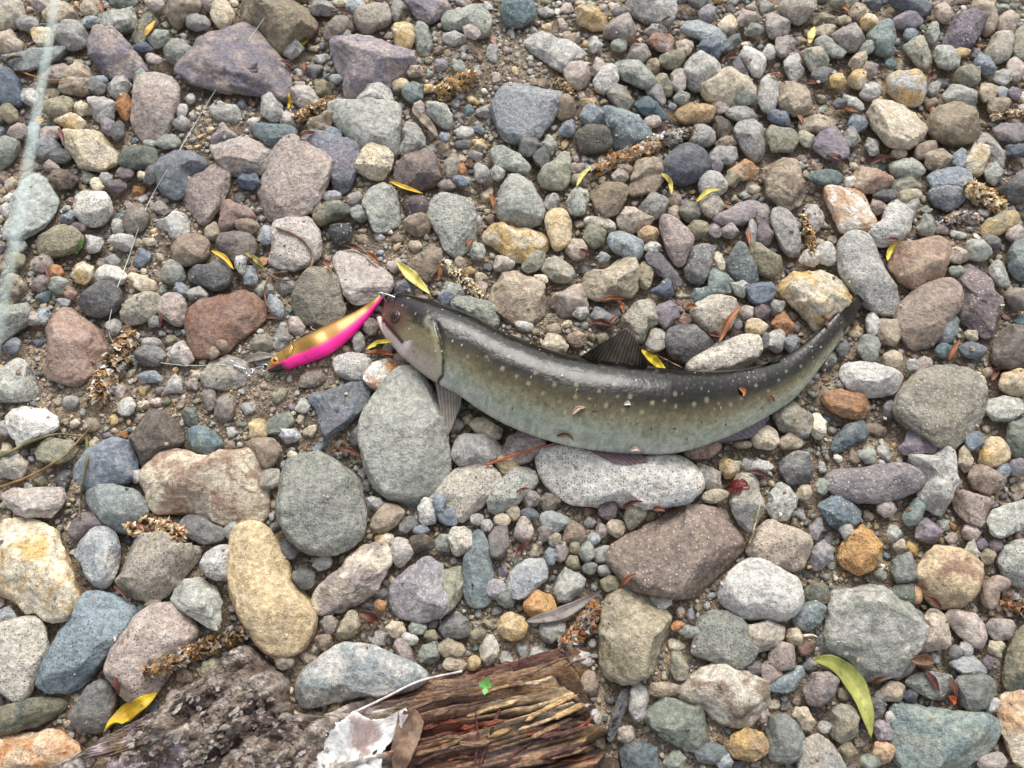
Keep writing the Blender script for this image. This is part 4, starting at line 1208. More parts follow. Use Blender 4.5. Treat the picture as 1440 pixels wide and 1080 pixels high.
def catkin(pts, hw, cols, wts=None, n_sc=420, name="catkin", seed=1, fluff=1.0, **kw):
    r = np.random.default_rng(seed); scale = np.linalg.norm(P(pts[0][0]+1, pts[0][1])-P(*pts[0])); R = hw*scale
    w = rest_path(pts, 60, R*.45, 20, 1); t, s, u = frames(w); L = np.linalg.norm(np.diff(w, axis=0), axis=1).sum()
    prof = lambda x: (np.clip(np.sin(np.pi*np.clip(.06+.9*x, 0, 1)), 0, 1))**.45
    core = tube(w, R*.5*prof(np.linspace(0, 1, 60)), 10); VV, FF, CC = [core[0]], [tri(core[1])], [np.tile(lin((70, 56, 42)), (len(core[0]), 1))]; nv = len(core[0])
    N = max(110, int(n_sc*.72*L/.03))
    for q in range(N):
        x = r.random(); k = min(59, int(x*59)); a = q*2.39996+r.normal(0, .3)
        rad = np.cos(a)*s[k]+np.sin(a)*u[k]; b = w[k]+rad*R*.42*prof(x); ln = R*r.uniform(.5, .95)*fluff; wd = R*r.uniform(.18, .34)
        ax = rad*r.uniform(.5, 1.0)+t[k]*r.uniform(.2, .9)+r.normal(0, .25, 3); ax /= np.linalg.norm(ax); sd_ = np.cross(ax, rad); sd_ /= np.linalg.norm(sd_)+1e-9; nn = np.cross(sd_, ax)
        pts4 = np.array([b, b+ax*ln*.5+sd_*wd+nn*wd*.5, b+ax*ln+nn*ln*r.uniform(-.35, .2), b+ax*ln*.5-sd_*wd+nn*wd*.5, b+ax*ln*.55-nn*wd*.4])
        VV.append(pts4); FF.append(np.array([[0, 1, 4], [1, 2, 4], [2, 3, 4], [3, 0, 4], [0, 3, 1], [1, 3, 2]])+nv); nv += 5
        c = lin(cols[r.choice(len(cols), p=wts)])*r.uniform(.95, 1.6); CC.append(np.vstack([c*.7, c, c*1.15, c, c*.8]))
    return obj_at(name, np.vstack(VV), np.vstack(FF), ORG, attrs={'base': np.clip(np.vstack(CC), .004, .85)}, smooth=False, **kw)
# ------------------------------------------------------------------ the rotten log (its broken stub, bark and splinters are parts)
def wood_material():
    t = NT("rotten_wood"); tc = t.n("TexCoord"); c = t.attr("base").outputs["Color"]
    mp = t.n("Mapping"); t.l(tc.outputs["Object"], mp.inputs[0]); mp.inputs["Rotation"].default_value = (0, 0, math.radians(-17)); mp.inputs["Scale"].default_value = (.16, 1, 1)
    g = t.noise(mp.outputs[0], 900, 4, 0.65); n = t.noise(tc.outputs["Object"], 240, 5, 0.65); f = t.noise(tc.outputs["Object"], 1300, 3, 0.6)
    c = t.mix(1.0, c, t.mix(t.step(g, .3, .7), (.62,)*3, (1.36,)*3), 'MULTIPLY'); c = t.mix(1.0, c, t.mix(t.step(n, .3, .7), (.55,)*3, (1.4,)*3), 'MULTIPLY')
    t.l(c, t.b.inputs["Base Color"]); t.b.inputs["Roughness"].default_value = .7; t.l(t.step(n, .35, .65, .45, .85), t.b.inputs["Roughness"])
    t.l(t.bump(f, .4, .0004, t.bump(g, .8, .0014, t.bump(n, .9, .0030))), t.b.inputs["Normal"]); return t.m
WOOD = wood_material()
log = empty("rotten_log", (*P(640, 1060), -.005), label="rotten brown birch log with peeling white bark half sunk in the stones", cat="log")
A0, A1 = np.array(P(130, 1245)), np.array(P(852, 1052)); ax = (A1-A0); LL = np.linalg.norm(ax); ax /= LL; nrm = np.array([-ax[1], ax[0]])
ns, na = 440, 190; S = np.linspace(0, 1, ns)[:, None]*np.ones((1, na)); TH = np.linspace(-.25, np.pi+.25, na)[None]*np.ones((ns, 1))   # angle 0 = near side, pi = far side
RW = np.linalg.norm(np.dot(np.array(P(700, 933, .012))-A0, nrm)); RH = .034
thf = TH.ravel(); zero = thf*0
endj = (.045*fbm(np.stack([thf*2.2, zero, zero+1], 1), 31, 3)+.022*np.round(fbm(np.stack([thf*9, zero, zero+7], 1), 32, 2)*2)/2).reshape(ns, na)
Lx = S*LL*(1+endj*np.clip((S-.80)/.20, 0, 1))
lx = Lx.ravel()
big = fbm(np.stack([lx*16, thf*3, zero], 1), 21, 4).reshape(ns, na); gr = fbm(np.stack([lx*9, thf*22, zero+4], 1), 22, 5).reshape(ns, na)
fib = fbm(np.stack([lx*26, thf*80, zero+9], 1), 24, 3).reshape(ns, na); cross = fbm(np.stack([lx*90, thf*9, zero+2], 1), 23, 3).reshape(ns, na)
plate = np.floor((gr*.8+big*.5+cross*.12)*4)/4
rr = 1+.05*big+.060*plate+.030*gr+.022*fib+.010*cross
fall = np.clip((1-S)/.03, 0, 1)**.5; rr = rr*(.45+.55*fall)
Xc = (A0[None, None]+ax*Lx[..., None]+nrm*(-np.cos(TH)*RW*rr)[..., None]); Zc = -.012+RH*1.15*np.sin(np.clip(TH, 0, np.pi))**.75*rr**2.2-.012*(np.clip(-TH, 0, 1)+np.clip(TH-np.pi, 0, 1))/.25
V = np.concatenate([Xc, Zc[..., None]], -1).reshape(-1, 3)
# colours: dark red-brown rot, a seam of cream sound wood near the broken end, blackened rot below it
rel = V-CAM; dz_ = rel[:, 1]*ST-rel[:, 2]*CT; SX = 720+FPX*rel[:, 0]/dz_; SY = 540-FPX*(rel[:, 1]*CT+rel[:, 2]*ST)/dz_
th = thf; C = lin((96, 66, 54))*np.ones((len(V), 1))
def blend(m, c): global C; m = np.clip(m, 0, 1)[:, None]; C = C*(1-m)+lin(c)*m
def zone(x, y, rx, ry, an=-17): a_ = math.radians(an); dx, dy = SX-x, SY-y; return np.exp(-(((dx*math.cos(a_)+dy*math.sin(a_))/rx)**2+((dy*math.cos(a_)-dx*math.sin(a_))/ry)**2))
G, FB, PLT = gr.ravel(), fib.ravel(), plate.ravel()
blend((G-.1)*1.6, (126, 92, 70)); blend((-G-.1)*2.2, (60, 42, 38))
blend(zone(770, 985, 90, 26)*2.2+(G+FB*.6)*1.6-.75, (232, 206, 166)); blend(zone(815, 955, 34, 24)*2+FB*1.6-.9, (206, 158, 88)); blend(zone(700, 968, 34, 12)*2+FB*1.5-.9, (196, 164, 118)); blend(zone(830, 1045, 30, 40, 60)*2+FB*2-.9, (190, 148, 98))
blend(zone(745, 1045, 80, 30)*2.2+G*1.2-.7, (70, 58, 60)); blend(zone(620, 1000, 50, 22)*2.2+G-.6, (58, 36, 34)); blend(zone(630, 1045, 60, 26)*2+FB*2.4-1.1, (150, 62, 40)); blend(zone(740, 925, 110, 14)*2-.5+FB, (104, 62, 50))
blend((FB-.25)*2*np.clip((SX-560)/60, 0, 1), (164, 132, 100)); blend((-FB-.32)*3.5, (44, 32, 29)); blend(np.clip((S.ravel()-.972)/.02, 0, 1)*.75, (82, 68, 54))
left = np.clip((560-SX)/50, 0, 1); blend(left*.9, (132, 116, 104)); blend(left*(fbm(np.stack([lx*90, thf*12, zero+3], 1), 45, 5)-.0)*2.4, (200, 192, 184)); blend(left*(fbm(np.stack([lx*70, thf*14, zero+17], 1), 46, 5)-.2)*3, (84, 70, 60))
idx = np.arange(ns*na).reshape(ns, na); F = np.stack([idx[:-1, :-1], idx[1:, :-1], idx[1:, 1:], idx[:-1, 1:]], -1).reshape(-1, 4)
ce = len(V); V = np.vstack([V, [*(A1+ax*.002), -.006]]); C = np.vstack([C, lin((60, 46, 38))]); e = idx[-1]
F = np.vstack([F, np.stack([e[:-1], np.full(na-1, ce), e[1:], e[1:]], -1)])
splat(V); obj_at("log_body", V, F, WOOD, log, {'base': np.clip(C, .004, .85)})
# broken stub: weathered grey chunk rising out of the log to the left
sp_ = np.array([[40, 1085], [95, 1062], [140, 1035], [190, 1010], [230, 985], [270, 958], [300, 935], [322, 914], [340, 907], [360, 915], [380, 930], [395, 944], [404, 962], [398, 985], [410, 1003], [440, 1004], [490, 1000], [535, 1012], [545, 1100], [520, 1160], [300, 1170], [60, 1150]], float)
pw = P(sp_[:, 0], sp_[:, 1], .006); c = P(330, 1030, .006); Rr = poly_radii(pw, c, 288); nr_, nt_ = 170, 280
rad_ = np.linspace(0.002, 1, nr_)**.62; tht = np.arange(nt_)*2*np.pi/nt_; Rv = np.interp(tht, np.linspace(0, 2*np.pi, 289), np.append(Rr, Rr[0]))
RR = (rad_[:, None]*np.ones((1, nt_))).ravel(); Vx = (RR.reshape(nr_, nt_)*Rv[None])[..., None]*np.stack([np.cos(tht), np.sin(tht)], -1)[None]; Vx = Vx.reshape(-1, 2)
ig = np.arange(nr_*nt_).reshape(nr_, nt_); df = np.stack([ig[:-1], ig[1:], np.roll(ig[1:], -1, 1), np.roll(ig[:-1], -1, 1)], -1).reshape(-1, 4)
dirn = np.array([.80, .60]); a2 = Vx@dirn; b2 = Vx@np.array([-.60, .80])
hz = .036*np.clip(1-RR**4.5, 0, 1)**.5-.012
pn = np.stack([a2*45, b2*150, np.zeros(len(a2))], 1); g1 = fbm(pn, 51, 5); g2_ = fbm(np.stack([Vx[:, 0]*70, Vx[:, 1]*70, hz*40], 1), 52, 5); g3 = fbm(np.stack([Vx[:, 0]*330, Vx[:, 1]*330, hz*0], 1), 53, 3)
hz = hz+(.0032*g1+.0036*g2_+.0015*g3+.0022*np.floor(g2_*4+g1)/4+.0016*np.round(fbm(np.stack([Vx[:, 0]*180, Vx[:, 1]*180, hz*0], 1), 58, 3)*2.5)/2.5)*np.clip((1-RR)*14, .15, 1); V = np.column_stack([Vx+c, hz+.001])
Vx2 = V[:, :2]+np.stack([g2_, g1], 1)*.0016; V[:, :2] = Vx2
C = lin((146, 132, 120))*np.ones((len(V), 1)); blend((g1-.0)*1.8, (182, 170, 158)); blend((-g1-.22)*2.2, (84, 70, 62)); low = np.clip((-.006-(Vx@np.array([.25, .97])))/.012, 0, 1)
blend((g3-.2)*1.2, (110, 95, 84)); blend(low*(fbm(Vx_ := np.stack([Vx[:, 0]*95, Vx[:, 1]*95, hz*0], 1), 54, 5)+.08)*2.4, (206, 200, 192)); blend(low*(fbm(Vx_+5, 55, 5)-.1)*2.6, (120, 96, 72)); blend((fbm(Vx_*.8+15, 56, 5)-.42)*4, (58, 48, 43)); blend(low*(fbm(Vx_*1.4+25, 57, 4)-.3)*4, (176, 160, 164))
splat(V); obj_at("broken_stub", V, df, WOOD, log, {'base': np.clip(C, .004, .85)}, label="weathered grey broken stub of the log")
# crumbled bark flakes clinging to the stub
rc = np.random.default_rng(5); cand = np.column_stack([rc.uniform(95, 545, 5200), rc.uniform(930, 1095, 5200)]); sil = inside(sp_, cand[:, 0], cand[:, 1]); dep = (cand[:, 1]-np.interp(cand[:, 0], [90, 340, 400, 545], [1060, 910, 960, 1010])); cand = cand[sil & (rc.random(5200) < np.clip(.10+dep/90, 0, 1)*.16)][:420]
pc = on_tops(cand, -.0004, 0); nf_ = len(pc); sz = rc.uniform(.0006, .0021, nf_); d1, f1 = ICO[1]; fv = d1[None]*(1+rc.normal(0, .3, (nf_, 12, 1)))*sz[:, None, None]*np.array([1.6, 1.0, .22])
an_ = rc.normal(.6, .5, nf_); ca_, sa_ = np.cos(an_)[:, None], np.sin(an_)[:, None]; tl_ = rc.normal(0, .5, (nf_, 1)); fx, fy, fz = fv[..., 0]*ca_-fv[..., 1]*sa_, fv[..., 0]*sa_+fv[..., 1]*ca_, fv[..., 2]+fv[..., 0]*tl_
fv = np.stack([fx, fy, fz], -1)+pc[:, None]; fc = np.array([lin(c) for c in [(176, 166, 156), (160, 148, 140), (140, 124, 110), (112, 94, 80), (78, 66, 58), (164, 152, 152)]])[rc.choice(6, nf_, p=[.24, .22, .2, .14, .1, .1])]*rc.uniform(.8, 1.15, (nf_, 1))
obj_at("bark_crumbs", fv.reshape(-1, 3), (f1[None]+(np.arange(nf_)*12)[:, None, None]).reshape(-1, 3), WOOD, log, {'base': np.clip(np.repeat(fc, 12, 0), .004, .85)}, smooth=False, kind="stuff")
# bark sheets
BARK = attr_material("birch_bark", .55, .4, 200, .3, .5, .0006)
def sheet(name, outline, z, thick, col, parent, mat, alt=None, amp=.002, n=46, sd_=1, curl=0.0, **kw):
    pw = P(np.array(outline, float)[:, 0], np.array(outline, float)[:, 1], z); x0, y0 = pw.min(0); x1, y1 = pw.max(0); cc, _ = centroid(pw)
    if not inside(pw, cc[0:1], cc[1:2])[0]: cc = pw.mean(0)
    m = 120; R = poly_radii(pw, cc, m); R *= 1+.03*fbm(np.stack([np.arange(m)*.9, np.zeros(m), np.zeros(m)], 1), sd_, 3)
    a = np.arange(m)*2*np.pi/m; k = 22; rad = np.linspace(0, 1, k)[1:]
    XY = cc+(rad[:, None]*R[None])[..., None]*np.stack([np.cos(a), np.sin(a)], -1)[None]
    XY = np.vstack([cc[None], XY.reshape(-1, 2)])
    zz = z+amp*fbm(np.column_stack([XY*60, np.zeros(len(XY))]), sd_+2, 3)+curl*np.r_[0, np.repeat(rad, m)]**3
    top = np.column_stack([XY, zz]); bot = top-[0, 0, thick]; N = len(top)
    ii = 1+np.arange((k-1)*m).reshape(k-1, m); Q = np.stack([ii[:-1], ii[1:], np.roll(ii[1:], -1, 1), np.roll(ii[:-1], -1, 1)], -1).reshape(-1, 4)
    fan = np.stack([np.zeros(m, int), ii[0], np.roll(ii[0], -1), np.roll(ii[0], -1)], -1); rim = ii[-1]; r2 = np.roll(rim, -1)
    T = np.vstack([fan, Q]); F = np.vstack([T, T[:, ::-1]+N, np.stack([rim, rim+N, r2+N, r2], -1)])
    C = lin(col)*np.ones((N, 1))
    if alt is not None:
        mk = np.clip((fbm(np.column_stack([XY*110, np.zeros(N)]), sd_+5, 5)-.02)*2.2, 0, 1)[:, None]; C = C*(1-mk)+lin(alt)*mk
    return obj_at(name, np.vstack([top, bot]), F, mat, parent, {'base': np.clip(np.vstack([C, C*.7]), .004, .85)}, **kw)
hz_ = lambda x, y: float(on_top(x, y, 0, 2)[2])
sheet("bark_sheet", [(478, 1015), (498, 1000), (520, 1012), (545, 1010), (558, 1000), (572, 992), (574, 1008), (562, 1028), (548, 1044), (537, 1058), (535, 1090), (500, 1110), (440, 1105), (430, 1050), (445, 1020)], max(hz_(520, 1040), hz_(545, 1025))+.0015, .0012, (208, 208, 204), log, BARK, (150, 132, 128), .003, sd_=61, label="peeling white birch bark")
sheet("bark_sheet", [(560, 1000), (585, 998), (596, 1015), (590, 1040), (575, 1075), (555, 1095), (548, 1060)], max(hz_(575, 1030), hz_(580, 1010))+.001, .002, (92, 72, 58), log, BARK, (132, 108, 86), .002, sd_=63)
w = rest_path([(494, 1004), (540, 982), (590, 958), (650, 944)], 60, .0012, 25, 1); V, F = tube(w, .0007, 6); V[:, 2] += np.where((V[:, 2] > np.repeat(w[:, 2], 6).mean()) if False else False, 0, 0)
obj_at("bark_edge", V, F, BARK, log, {'base': lin((214, 206, 204))*np.ones((len(V), 1))}, label="curled white edge of the bark")
spl = [([(672, 1085), (690, 1030), (705, 990), (712, 965)], .0009, (86, 50, 44)), ([(668, 1080), (672, 1030), (668, 1000)], .0007, (96, 52, 44)), ([(712, 1070), (735, 1052), (752, 1042)], .0009, (82, 48, 44))]
rs_ = np.random.default_rng(12)
for q in range(46):
    x, y = rs_.uniform(585, 825), rs_.uniform(925, 1075)
    if y < 1000-(x-500)*.28+8: continue
    ln = rs_.uniform(24, 85); an = math.radians(-17+rs_.normal(0, 7)); dx, dy = math.cos(an)*ln/2, math.sin(an)*ln/2
    dist = abs((y-985)*.956+(x-770)*.29); cream = dist < 26 and x > 690
    col = [(230, 204, 162), (216, 186, 140), (200, 164, 116)][rs_.integers(3)] if cream else [(108, 72, 58), (84, 58, 50), (132, 70, 48), (126, 98, 76), (150, 120, 92)][rs_.integers(5)]
    spl.append(([(x-dx, y-dy), (x+rs_.normal(0, 2), y+rs_.normal(0, 2)), (min(x+dx, 838), y+dy)], rs_.uniform(.0006, .0014), col))
for k, (pts, r, col) in enumerate(spl):
    w = rest_path(pts, 40, -r*.2, 10, 1); w[:, :2] += (.0005*fbm(w*140, 80+k, 2))[:, None]; V, F = tube(w, r*np.clip(np.minimum(np.linspace(0, 1, 40)*9, (1-np.linspace(0, 1, 40))*5), .06, 1)*(1+.35*fbm(w*200, k, 3)), 6); V[:, 2] -= r*.2
    Cc = lin(col)*(1+.4*fbm(V*np.array([150, 500, 500]), 70+k, 3))[:, None]; obj_at("splinter", V, F, WOOD, log, {'base': np.clip(Cc, .004, .85)}, smooth=False)
# sprout on the log
sproot = on_top(684, 968, 0); sprout = empty("green_sprout", sproot, label="tiny bright green seedling growing on the rotten log", cat="seedling")
def small_leaf(name, c, d, ln, wd, col, parent, tilt=.5):
    d = np.array([d[0], d[1], tilt]); d /= np.linalg.norm(d); s = np.cross(d, [0, 0, 1]); s /= np.linalg.norm(s); n = 9; V = []; F = []
    for i, tt in enumerate(np.linspace(0, 1, n)):
        p = c+d*ln*tt; ww = wd*math.sin(math.pi*min(max(tt, .03), .97)); V += [p-s*ww, p-np.array([0, 0, wd*.25]), p+s*ww]
    for i in range(n-1):
        for k in (0, 1): F.append([i*3+k, i*3+k+1, i*3+k+4, i*3+k+3])
    V = np.array(V); F = np.array(F); N = len(V); V2 = np.vstack([V, V-[0, 0, .00025]]); F2 = np.vstack([F, F[:, ::-1]+N])
    return obj_at(name, V2, F2, LEAFM, parent, {'base': lin(col)*np.ones((len(V2), 1))})
top = sproot+[0, .001, .006]; V, F = tube(np.linspace(sproot-[0, 0, .002], top, 6), .0004, 6); obj_at("stalk", V, F, LEAFM, sprout, {'base': lin((120, 160, 90))*np.ones((len(V), 1))})
for dx, dy, l in ((.2, 1, .0055), (-.9, .4, .005), (.9, .2, .004), (-.2, -1, .005)): small_leaf("seed_leaf", top, (dx, dy), l, .0016, (110, 168, 84), sprout)
# ------------------------------------------------------------------ the trout
def loft(D, Vn, zc_fn, bfrac, n, m, flat=1.0):
    D = spline(D, n) if len(D) != n else D; Vn = spline(Vn, n) if len(Vn) != n else Vn
    return D, Vn
DV = [((540, 427), (535, 447)), ((545, 420), (536, 458)), ((556, 415), (545, 476)), ((570, 415), (557, 492)), ((590, 420), (574, 508)), ((612, 427), (592, 523)), ((637, 436), (613, 537)), ((665, 447), (640, 551)), ((700, 465), (675, 575)), ((745, 484), (715, 597)), ((790, 500), (765, 616)), ((840, 509), (825, 630)), ((900, 517), (890, 637)), ((960, 523), (960, 634)), ((1010, 523), (1025, 613)), ((1055, 517), (1075, 588)), ((1095, 505), (1115, 562)), ((1128, 485), (1142, 532)), ((1156, 461), (1166, 500)), ((1180, 438), (1186, 474))]
NS, NA = 560, 150
par_ = np.r_[0, np.cumsum([math.dist(((a[0]+b[0])/2, (a[1]+b[1])/2), ((c[0]+d[0])/2, (c[1]+d[1])/2)) for (a, b), (c, d) in zip(DV[:-1], DV[1:])])]
def ispl(vals, n): return spline(np.column_stack([par_, np.array(vals, float)]), n)
def resample(vals, n):
    vals = np.array(vals, float); t = np.linspace(0, par_[-1], n); m = np.gradient(vals, par_, axis=0); k = np.clip(np.searchsorted(par_, t, 'right')-1, 0, len(par_)-2); h = (par_[k+1]-par_[k]); s = (t-par_[k])/h
    sh = (slice(None),)+(None,)*(vals.ndim-1); s = s[sh]; h = h[sh]
    return (2*s**3-3*s**2+1)*vals[k]+(s**3-2*s**2+s)*h*m[k]+(-2*s**3+3*s**2)*vals[k+1]+(s**3-s**2)*h*m[k+1]
Dp = resample([a for a, b in DV], NS); Vp = resample([b for a, b in DV], NS); U = np.linspace(0, 1, NS)
bf = np.interp(U, [0, .03, .1, .3, .6, .8, .9, 1], [.55, .70, .74, .76, .74, .62, .42, .16])
Cp = (Dp+Vp)/2; hwpx = np.linalg.norm(Dp-Vp, axis=1)/2; hw = hwpx*.00045; bz = bf*hw
hmax = np.array([max(float(height(*P(x, y, .012)[None].T, 4)[0]) for x, y in ((c+(d-c)*f) for f in (-.5, -.2, .2, .5))) for c, d in zip(Cp[::8], Dp[::8])])
hmax = np.interp(np.arange(NS), np.arange(0, NS, 8), smooth1(np.minimum(hmax, .016), 40)); zc = hmax*.75+bz*.86
Dw = P(Dp[:, 0], Dp[:, 1], zc); Vw = P(Vp[:, 0], Vp[:, 1], zc)
PH = np.linspace(0, 2*np.pi, NA, endpoint=False)    # 0 = belly side, pi/2 = up, pi = back
cw = (Dw+Vw)/2; hv = (Dw-Vw)/2
cosp = np.sign(np.cos(PH))*abs(np.cos(PH))**.94; sinp = np.sign(np.sin(PH))*abs(np.sin(PH))**.94
X = cw[:, None]-hv[:, None]*cosp[None, :, None]; Zf = zc[:, None]+bz[:, None]*sinp[None]
V = np.concatenate([X, Zf[..., None]], -1)
f = ((1+cosp)/2)[None]*np.ones((NS, 1)); up = (np.sin(PH) > -.15)[None]*np.ones((NS, 1), bool)
PX = Dp[:, None]+(Vp-Dp)[:, None]*f[..., None]       # place on the flank in survey units
UU = U[:, None]*np.ones((1, NA))
def dist_poly(pts):
    pts = np.array(pts, float); d = np.full(PX.shape[:2], 1e9)
    for a, b in zip(pts[:-1], pts[1:]):
        e = b-a; t = np.clip(((PX-a)@e)/(e@e), 0, 1); d = np.minimum(d, np.linalg.norm(PX-a-t[..., None]*e, axis=-1))
    return d
GILL = [(608, 468), (615, 472), (622, 495), (626, 518), (624, 536), (614, 540)]
MOUTH = [(532, 446), (543, 459), (556, 476), (568, 490)]
gd = dist_poly(GILL); md = dist_poly(MOUTH)
gpoly = np.array(GILL); gx = np.interp(PX[..., 1], gpoly[:, 1], gpoly[:, 0]); front = (PX[..., 0] < gx) & up & (PX[..., 1] > 440)
gt = np.clip((PX[..., 1]-466)/30, 0, 1)
nrmz = np.maximum(0, np.sin(PH))[None]
bulge = np.where(front, .0012*np.exp(-(gd/26)**2), 0)*gt-.0011*np.exp(-((gd-2.5)/2.2)**2)*(~front)*up*gt-.0009*np.exp(-(gd/1.5)**2)*up*gt-.0010*np.exp(-(md/2.0)**2)*up
bulge += .0006*np.exp(-((PX[..., 0]-559)**2+(PX[..., 1]-457)**2)/14**2)*up
V[..., 2] += bulge*np.clip(nrmz+.25, 0, 1)
# ---- skin colour
fs = np.clip(f-.03*np.clip((UU-.45)*3, 0, 1)+.02*fbm(np.stack([UU.ravel()*30, f.ravel()*6, f.ravel()*0], 1), 5, 3).reshape(NS, NA), 0, 1)
stops = [0, .10, .30, .40, .50, .62, .74, .85, .94, 1]; cols_ = np.array([lin(c) for c in [(14, 15, 12), (9, 10, 8), (10, 11, 9), (16, 16, 12), (38, 35, 26), (80, 74, 55), (112, 108, 86), (142, 145, 125), (170, 177, 161), (188, 192, 180)]])
C = np.stack([np.interp(fs, stops, cols_[:, k]) for k in range(3)], -1)
def fb(m, c, k=1.0): global C; m = np.clip(m*k, 0, 1)[..., None]; C = C*(1-m)+lin(c)*m
rear = np.clip((UU-.72)*4, 0, 1); fb(rear*np.clip((.75-f)*2.2, 0, 1)*.75, (30, 31, 26)); fb(rear*np.clip((f-.55)*2.5, 0, 1)*.55, (112, 104, 78))
fb(np.clip((UU-.84)/.12, 0, 1)*np.clip((1.05-f)*1.6, 0, 1)*.9, (30, 28, 23))
mot = fbm(np.stack([UU.ravel()*150, f.ravel()*26, f.ravel()*0], 1), 15, 4).reshape(NS, NA); C *= (1+.22*mot)[..., None]
# pale spots along the flanks and vermiculation on the back
r_ = np.random.default_rng(3); spots = []
for _ in range(5000):
    x, t_ = r_.uniform(.19, .96), r_.uniform(.16, .74)
    k = int(x*(NS-1)); p = Dp[k]+(Vp[k]-Dp[k])*t_; rad = r_.uniform(1.8, 3.2)*(1 if t_ > .36 else .62)*(1 if x < .8 else .75)
    if all((p[0]-q[0])**2+(p[1]-q[1])**2 > (16.5 if t_ > .36 else 9.5)**2 for q in spots): spots.append((p[0], p[1], rad, t_))
K = np.zeros((NS, NA))
for x, y, rad, t_ in spots:
    k0 = int(np.argmin((Cp[:, 0]-x)**2+(Cp[:, 1]-y)**2)); a, b = max(0, k0-45), min(NS, k0+45)
    d = np.hypot(PX[a:b, :, 0]-x, PX[a:b, :, 1]-y); K[a:b] = np.maximum(K[a:b], np.clip((rad+.9-d)/1.3, 0, 1)*(.75 if .36 < t_ < .66 else .4)*r_.uniform(.6, 1))
K *= up; fb(K*np.clip(f*2.2, .25, 1), (142, 134, 108))
# head: olive cheeks, pink snout, white jaw, dark gill slit
hd = np.clip((gx-PX[..., 0])/10, 0, 1)*up*(PX[..., 0] < 640)
fb(hd*np.clip((f-.52)*5, 0, 1)*.85, (128, 118, 94)); fb(hd*np.clip((f-.42)*6, 0, 1)*np.clip((.72-f)*6, 0, 1)*(.5+.6*mot), (112, 108, 70)); fb(hd*np.clip((f-.8)*7, 0, 1)*.8, (196, 180, 168))
fb(np.exp(-((PX[..., 0]-544)**2+(PX[..., 1]-446)**2)/14**2)*up, (110, 66, 68), .7); fb(np.exp(-(((PX[..., 0]-561)/17)**2+((PX[..., 1]-461)/19)**2)**2)*up, (84, 52, 46), .75)
jaw = np.clip((md-1.5)/2, 0, 1)*np.exp(-((md-7)/6)**2)*(PX[..., 1] > np.interp(PX[..., 0], [530, 568], [446, 490])+1)*up; fb(jaw, (222, 208, 208), .9)
fb(np.exp(-(md/2.1)**2)*up, (60, 34, 38)); fb(np.exp(-(gd/1.7)**2)*up*gt, (34, 26, 22)); fb(np.exp(-((gd-6)/3)**2)*front*.4, (176, 168, 140))
# grit and mud stuck to the slime
sp1 = fbm(np.stack([PX[..., 0].ravel()*.20, PX[..., 1].ravel()*.20, 0*f.ravel()], 1), 77, 2).reshape(NS, NA); fb(np.clip((sp1-.95)*12, 0, 1)*up*(f < .93), (70, 54, 40)); fb(np.clip((fbm(np.stack([PX[..., 0].ravel()*.33+9, PX[..., 1].ravel()*.33, 0*f.ravel()], 1), 78, 1).reshape(NS, NA)-.90)*14, 0, 1)*up, (216, 206, 184))

def skin_material():
    t = NT("wet_fish_skin"); tc = t.n("TexCoord"); c = t.attr("base").outputs["Color"]; v = tc.outputs["Object"]
    n = t.noise(v, 700, 3, .6); n0 = t.noise(v, 130, 4, .55); vo = t.voro(v, 1500)
    c = t.mix(1.0, c, t.mix(t.step(n, .3, .7), (.84,)*3, (1.14,)*3), 'MULTIPLY'); t.l(c, t.b.inputs["Base Color"])
    t.l(t.step(n0, .3, .7, 0.10, .22), t.b.inputs["Roughness"]); t.b.inputs["Specular IOR Level"].default_value = .32
    t.b.inputs["Subsurface Weight"].default_value = 0.0
    t.l(t.bump(vo.outputs["Distance"], .10, .00025, t.bump(n0, .40, .0012)), t.b.inputs["Normal"]); return t.m
SKIN = skin_material()
idx = np.arange(NS*NA).reshape(NS, NA); F = np.stack([idx[:-1], idx[1:], np.roll(idx[1:], -1, 1), np.roll(idx[:-1], -1, 1)], -1).reshape(-1, 4)
Vf = V.reshape(-1, 3); Cf = np.clip(C.reshape(-1, 3), .003, .85); n0 = len(Vf); Vf = np.vstack([Vf, V[0].mean(0)+[-.0006, .0004, 0], V[-1].mean(0)]); Cf = np.vstack([Cf, lin((92, 50, 50)), lin((40, 38, 30))])
a, b = idx[0], idx[-1]; F = np.vstack([F, np.stack([a, np.roll(a, -1), np.full(NA, n0), np.full(NA, n0)], -1), np.stack([np.roll(b, -1), b, np.full(NA, n0+1), np.full(NA, n0+1)], -1)])
fish = empty("trout", (*P(870, 570), 0.0), label="dark-backed spotted trout lying curved on the stones", cat="fish")
obj_at("body", Vf, F, SKIN, fish, {'base': Cf})
splat(Vf[::3])
def skin_pt(x, y):
    d = np.hypot(PX[..., 0]-x, PX[..., 1]-y)+np.where(np.sin(PH) > 0, 0, 1e6)[None]; k = np.unravel_index(np.argmin(d), d.shape); p = V[k]
    e1 = V[min(k[0]+4, NS-1), k[1]]-V[max(k[0]-4, 0), k[1]]; e2 = V[k[0], (k[1]+4) % NA]-V[k[0], (k[1]-4) % NA]; n = np.cross(e1, e2); n /= np.linalg.norm(n); n = n if n[2] > 0 else -n
    return p, n
def disc(name, c, n, r, h, col, parent, mat, sub=3, ell=1.0, ang=0.0):
    d, F_ = ICO[sub]; n = n/np.linalg.norm(n); a = np.cross(n, [0, 1, 0]); a /= np.linalg.norm(a); b = np.cross(n, a); ca, sa = math.cos(ang), math.sin(ang); a, b = a*ca+b*sa, b*ca-a*sa
    Vv = c+d[:, 0:1]*a*r+d[:, 1:2]*b*r*ell+d[:, 2:3]*n*h
    return obj_at(name, Vv, F_, mat, parent, {'base': lin(col)*np.ones((len(Vv), 1))})
